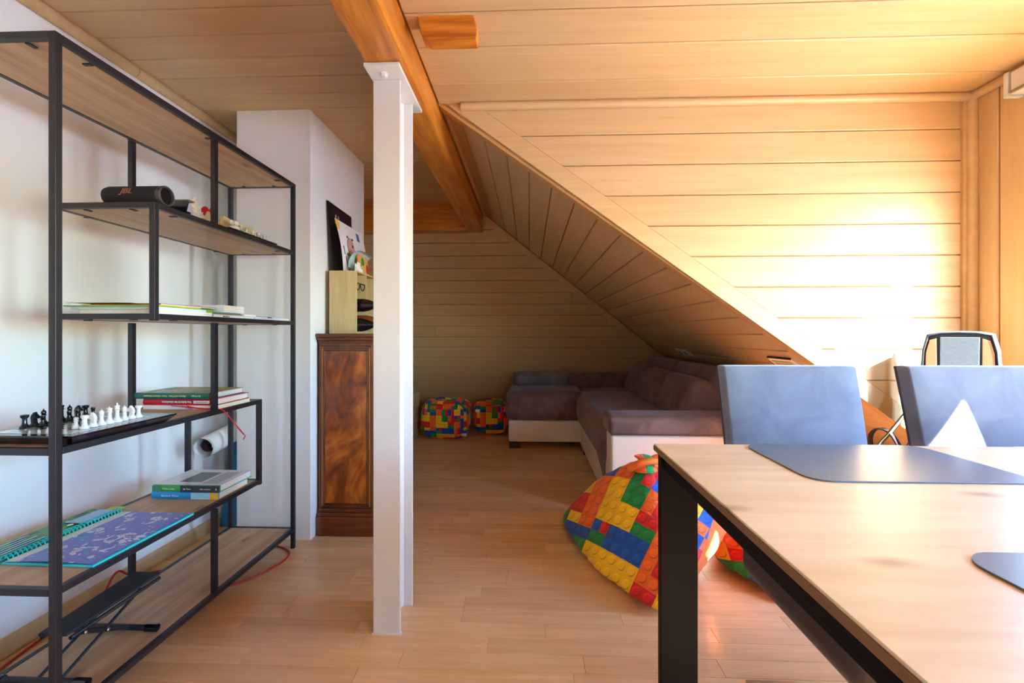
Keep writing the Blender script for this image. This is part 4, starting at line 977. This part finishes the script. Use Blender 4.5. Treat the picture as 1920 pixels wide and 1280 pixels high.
# ---------------------------------------------------------------- poufs and bean bags
def brick_uv(scale, rot):
    R = Matrix.Rotation(rot, 3, 'Z') if not isinstance(rot, Matrix) else rot
    def f(co, n_):
        c_ = R @ Vector(co); k = R @ Vector(n_); a = [abs(k.x), abs(k.y), abs(k.z)]; i = a.index(max(a))
        p = ((c_.y, c_.z), (c_.x, c_.z), (c_.x, c_.y))[i]; return (p[0] / scale + 100, p[1] / scale + 100)
    return f
from mathutils import noise as mn
def pouf(label, loc, d, rotz, seed, tagat, twist=.0):
    t = thing('cube_pouf', label, 'pouf', loc, rotz, 'cube poufs by the end wall')
    def fn(p):
        h_ = p.z / d[2]
        w = mn.noise_vector(Vector((p.x * 6 + seed, p.y * 6, p.z * 6))) * .012
        dip = -.030 * math.exp(-((p.x + .03) ** 2 + p.y ** 2) / .012) if h_ > .8 else 0
        sc = 1 + .02 * math.sin(PI * h_)
        return (p.x * sc + w.x, p.y * sc + w.y, max(0, p.z + dip + (w.z if h_ > .1 else 0)))
    m = M(); m.rbox((0, 0, d[2] / 2), d, .095, puff=(.012, .012, .02), n=8, fn=fn)
    part('cover', m, BRICK, t, smooth='all', uv=brick_uv(.030, 0))
    # gathered handle on top
    m = M(); m.tube(curve_pts([(-.10, -.03, d[2] - .01), (-.05, -.05, d[2] + .018), (.03, -.05, d[2] + .012), (.08, -.02, d[2] - .012)]), [.012] * 25, 8)
    part('handle', m, BRICK, t, smooth='all', uv=brick_uv(.030, 0))
    m = M(); x, y, z = tagat; m.box(x - .022, x + .022, y - .003, y, z, z + .028); part('care_tag', m, PAPER, t); return t
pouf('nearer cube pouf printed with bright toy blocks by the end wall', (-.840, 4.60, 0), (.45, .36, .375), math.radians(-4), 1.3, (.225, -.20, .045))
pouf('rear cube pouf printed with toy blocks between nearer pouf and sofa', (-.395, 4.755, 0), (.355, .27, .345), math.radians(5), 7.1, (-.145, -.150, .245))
def bag(name, label, center, ctrl, power, frame, uvs, seed, wr=.012, orange=None, loc_off=100):
    """bean bag: rounded convex skin through its corner points, printed cloth projected along the bag's own flat side"""
    c_ = Vector(center); t = thing(name, label, 'bean bag', (c_.x, c_.y, 0), 0, 'bean bags beside the table')
    bm = bmesh.new()
    for p in ctrl: bm.verts.new(Vector(p) - c_)
    bmesh.ops.convex_hull(bm, input=bm.verts); bm.normal_update()
    pl = []
    for f in bm.faces:
        n_ = f.normal.copy(); h = n_.dot(f.verts[0].co)
        if h < 0: n_, h = -n_, -h
        pl.append((n_, max(h, .02)))
    bm.free()
    m = M((c_.x, c_.y, 0)); nu, nv = 110, 60
    def pt(u, v):
        th, ph = PI * v, 2 * PI * u; d_ = Vector((math.sin(th) * math.cos(ph), math.sin(th) * math.sin(ph), math.cos(th)))
        r = sum(max(0, d_.dot(n_) / h) ** power for n_, h in pl) ** (-1 / power)
        n1 = mn.noise(d_ * 2.6 + Vector((seed, 0, 0))); n2 = mn.noise(d_ * 7 + Vector((0, seed, 0)))
        fold = max(0, 1 - abs(mn.noise(d_ * 3.3 + Vector((0, 0, seed)))) * 9)
        p = c_ + d_ * (r * (1 + wr * 2.0 * n1) + wr * .5 * n2 - .008 * fold)
        if p.z < .01: p.z = .01 * math.exp((p.z - .01) * 6)
        return p
    vs = [pt(i / nu, j / nv) for j in range(nv + 1) for i in range(nu)]
    m.add(vs, [(j * nu + i, j * nu + (i + 1) % nu, (j + 1) * nu + (i + 1) % nu, (j + 1) * nu + i) for j in range(nv) for i in range(nu)])
    a, b_ = Vector(frame[0]).normalized(), Vector(frame[1]); b_ = (b_ - a * b_.dot(a)).normalized(); nn = a.cross(b_)
    def uvf(co, n_):
        s_ = 1.0
        w = Vector(co).dot(nn)
        return (Vector(co).dot(a) / uvs + loc_off - .0 * w, Vector(co).dot(b_) / uvs + loc_off)
    part('cover', m, BRICK_FLAP if orange else BRICK, t, smooth='all', uv=uvf); return t
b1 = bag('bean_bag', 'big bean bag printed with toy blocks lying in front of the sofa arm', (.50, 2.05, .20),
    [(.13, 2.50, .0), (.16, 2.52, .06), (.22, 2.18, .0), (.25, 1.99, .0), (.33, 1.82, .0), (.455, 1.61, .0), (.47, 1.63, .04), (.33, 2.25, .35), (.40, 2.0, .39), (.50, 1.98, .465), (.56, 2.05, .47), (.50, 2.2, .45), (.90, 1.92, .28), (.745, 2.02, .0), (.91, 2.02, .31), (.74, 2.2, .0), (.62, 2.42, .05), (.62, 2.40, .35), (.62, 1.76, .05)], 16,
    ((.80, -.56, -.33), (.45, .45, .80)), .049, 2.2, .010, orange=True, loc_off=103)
for k, P in enumerate(([(.43, 1.99, .448), (.46, 1.965, .475), (.51, 1.965, .488), (.555, 1.985, .482), (.585, 2.02, .46)], [(.50, 2.02, .46), (.56, 2.02, .495), (.61, 2.0, .485), (.63, 2.0, .44)])):
    m = M((.50, 2.05, 0)); m.tube(curve_pts(P), .015 - .003 * k, 8); part('carry_loop', m, ORANGE, b1, smooth='all')
m = M((.50, 2.05, 0)); m.lathe([(.06, .0), (.05, .018), (.02, .034), (.026, .046), (.040, .056), (.03, .060)], (.50, 2.02, .438), 14); part('tied_neck', m, BRICK, b1, smooth='all', uv=brick_uv(.05, 0))
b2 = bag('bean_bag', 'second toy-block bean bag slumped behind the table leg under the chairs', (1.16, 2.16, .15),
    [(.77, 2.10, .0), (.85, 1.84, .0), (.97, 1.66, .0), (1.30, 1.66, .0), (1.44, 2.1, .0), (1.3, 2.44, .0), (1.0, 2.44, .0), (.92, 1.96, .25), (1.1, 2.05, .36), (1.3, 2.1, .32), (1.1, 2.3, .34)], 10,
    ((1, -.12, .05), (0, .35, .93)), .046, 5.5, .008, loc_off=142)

# ---------------------------------------------------------------- table
TX0, TX1, TY0, TY1, TZ = .318, 1.80, .28, 1.183, .75
O = ((TX0 + TX1) / 2, (TY0 + TY1) / 2, 0)
table = thing('dining_table', 'dining table with light oak top and anthracite steel legs', 'table', O)
part('tabletop', M(O).box(TX0 + .002, TX1, TY0, TY1 - .001, TZ - .004, TZ), TABLE, table, bevel=.0012)
part('edge_band', M(O).box(TX0, TX1 + .002, TY0 - .001, TY1, TZ - .016, TZ - .004), TABLE_EDGE, table, bevel=.001)
part('apron', M(O).box(TX0 + .012, TX0 + .034, TY0 + .03, TY1 - .03, TZ - .052, TZ - .016), DARKSTEEL, table, bevel=.002)
part('apron', M(O).box(TX1 - .034, TX1 - .012, TY0 + .03, TY1 - .03, TZ - .052, TZ - .016), DARKSTEEL, table, bevel=.002)
part('apron', M(O).box(TX0 + .034, TX1 - .034, TY1 - .056, TY1 - .034, TZ - .052, TZ - .016), DARKSTEEL, table, bevel=.002)
part('apron', M(O).box(TX0 + .034, TX1 - .034, TY0 + .034, TY0 + .056, TZ - .052, TZ - .016), DARKSTEEL, table, bevel=.002)
for x in (TX0 + .003, TX1 - .092):
    for y in (TY1 - .058, TY0 + .03): part('leg', M(O).box(x, x + .089, y, y + .026, 0, TZ - .0165), DARKSTEEL, table, bevel=.0015)
def rounded(x0, x1, y0, y1, r, n=8):
    out = []
    for cx, cy, a0 in ((x1 - r, y1 - r, 0), (x0 + r, y1 - r, PI / 2), (x0 + r, y0 + r, PI), (x1 - r, y0 + r, 1.5 * PI)):
        out += [(cx + r * math.cos(a0 + PI / 2 * k / n), cy + r * math.sin(a0 + PI / 2 * k / n)) for k in range(n + 1)]
    return out
for x0, x1, y0, y1, lb in ((.538, .968, .885, 1.178, 'blue-grey placemat on the far side of the table before the left chair'), (.538, .968, .30, .603, 'blue-grey placemat on the near side of the table')):
    m = M(((x0 + x1) / 2, (y0 + y1) / 2, TZ)); m.prism(rounded(x0, x1, y0, y1, .045), TZ + .0003, TZ + .0030, 'Z')
    solo('placemat', m, MAT, lb, 'placemat', ((x0 + x1) / 2, (y0 + y1) / 2, TZ), 'placemats on the table', bevel=.0006)

# ---------------------------------------------------------------- chairs
def make_chair():
    t = thing('dining_chair', 'x', 'chair', (0, 0, 0), 0, 'upholstered chairs along the far table side')
    W2 = .196
    # backrest: local z up, leaning back (+y); front faces -y
    def lean(p):
        h_ = (p.z - .44) / .5; return (p.x * (1 + .03 * h_), p.y + .02 + .085 * h_ + .02 * h_ * h_, p.z)
    part('backrest', M().rbox((0, 0, .677), (W2 * 2, .056, .514), (.007, .022, .007), puff=(0, .014, 0), n=8, fn=lean), CHAIR, t, smooth='all')
    for s_ in (-1, 1):
        pts = [lean(Vector((s_ * (W2 - .0015), .024, z))) for z in [.43 + .5 * k / 10 for k in range(11)]]
        part('piping', M().tube(pts, .0034, 6), SEAM, t, smooth='all')
    part('seat', M().rbox((0, -.245, .418), (W2 * 2 + .008, .50, .14), .045, puff=(0, .004, .012), n=8), CHAIR_SIDE, t, smooth='all')
    # flat steel sled base
    m = M()
    for s_ in (-1, 1):
        part('runner', M().box(s_ * .14 - .02, s_ * .14 + .02, -.43, .04, 0, .008), CHROME, t, bevel=.001)
        part('leg', M().box(s_ * .14 - .02, s_ * .14 + .02, -.43, -.422, .008, .37), CHROME, t, bevel=.001)
    part('crossbar', M().box(-.12, .12, .0, .04, 0, .008), CHROME, t, bevel=.001)
    part('seat_plate', M().box(-.16, .16, -.43, -.06, .364, .372), CHROME, t)
    return t
def copy_tree(o):
    c_ = o.copy(); COL.objects.link(c_)
    for ch in list(o.children):
        d_ = ch.copy(); COL.objects.link(d_); d_.parent = c_
    return c_
ca = make_chair(); ca.location = (.800, 1.335, 0); ca['label'] = 'left blue-grey velvet chair pushed up to the far table side'
cb = copy_tree(ca); cb.location = (1.352, 1.335, 0); cb['label'] = 'right blue-grey velvet chair crossed by a sunlit triangle'

# ---------------------------------------------------------------- padded instrument bag in the corner
O = (1.655, 1.815, 0)
gb = thing('instrument_bag', 'grey and tan padded bag with rounded top standing in the sunny corner', 'bag', O, math.radians(-47))
prof = [(-.088, 1.03), (-.101, .97), (-.108, .85), (-.115, .72), (-.135, .62), (-.175, .52), (-.19, .42), (-.165, .33), (-.175, .24), (-.215, .14), (-.21, .05), (-.17, .0)]
pts = [(0, 1.04), (-.05, 1.038)] + prof; full = pts[::-1] + [(-p[0], p[1]) for p in pts[1:]]
GREYC = plain('grey_cordura', S(104, 120, 132), .7, var=.2, scale=160, bump=.3, bscale=500); DGREY = plain('dark_cordura', S(56, 64, 72), .7, var=.1); TAN = plain('tan_cordura', S(196, 140, 98), .65, var=.06)
m = M(); m.prism(full, -.045, .045, 'Y'); part('body', m, DGREY, gb, bevel=.018, seg=3)
m = M(); m.prism([(-.045, .16), (.045, .16), (.05, .6), (.056, 1.02), (-.052, 1.02), (-.056, .6)], -.0475, -.044, 'Y'); part('centre_panel', m, GREYC, gb, bevel=.002)
for s_ in (-1, 1):
    m = M(); q = [(.058, .55), (.062, 1.015), (.082, 1.008), (.093, .96), (.098, .72), (.12, .62), (.15, .55)]; m.prism([(s_ * a, b) for a, b in q][::s_], -.0472, -.044, 'Y'); part('side_panel', m, TAN, gb, bevel=.002)
m = M(); m.tube([(p[0] * .985, -.043, p[1] * .995 + .003) for p in full], .005, 6, closed=True); part('piping', m, DGREY, gb, smooth='all')
m = M(); m.tube([(p[0], .043, p[1]) for p in full], .005, 6, closed=True); part('piping', m, DGREY, gb, smooth='all')
def strap(nm, P, w, mat):
    pts = curve_pts(P, 6); m = M(); vs = []
    for i, p in enumerate(pts):
        tt = (pts[min(i + 1, len(pts) - 1)] - pts[max(i - 1, 0)]).normalized(); a = Vector((.25, 1, 0)).normalized() * w / 2; b2 = tt.cross(a).normalized() * .003
        vs += [p - a - b2, p + a - b2, p + a + b2, p - a + b2]
    fs = [(i * 4 + k, i * 4 + (k + 1) % 4, i * 4 + 4 + (k + 1) % 4, i * 4 + 4 + k) for i in range(len(pts) - 1) for k in range(4)] + [(3, 2, 1, 0), tuple(len(vs) - 4 + k for k in range(4))]
    m.add(vs, fs); part(nm, m, mat, gb, smooth=True)
OLIVE = C('olive_webbing', 112, 108, 84, .7)
strap('shoulder_strap', [(-.10, 0, .92), (-.125, -.03, .80), (-.15, -.05, .72), (-.20, -.05, .63), (-.24, -.04, .55), (-.22, -.03, .40), (-.18, 0, .30)], .035, OLIVE)
strap('carry_handle', [(-.17, -.03, .56), (-.20, -.05, .625), (-.235, -.055, .64), (-.262, -.05, .615), (-.268, -.04, .57), (-.25, -.03, .50), (-.19, -.02, .46)], .03, BLACK)
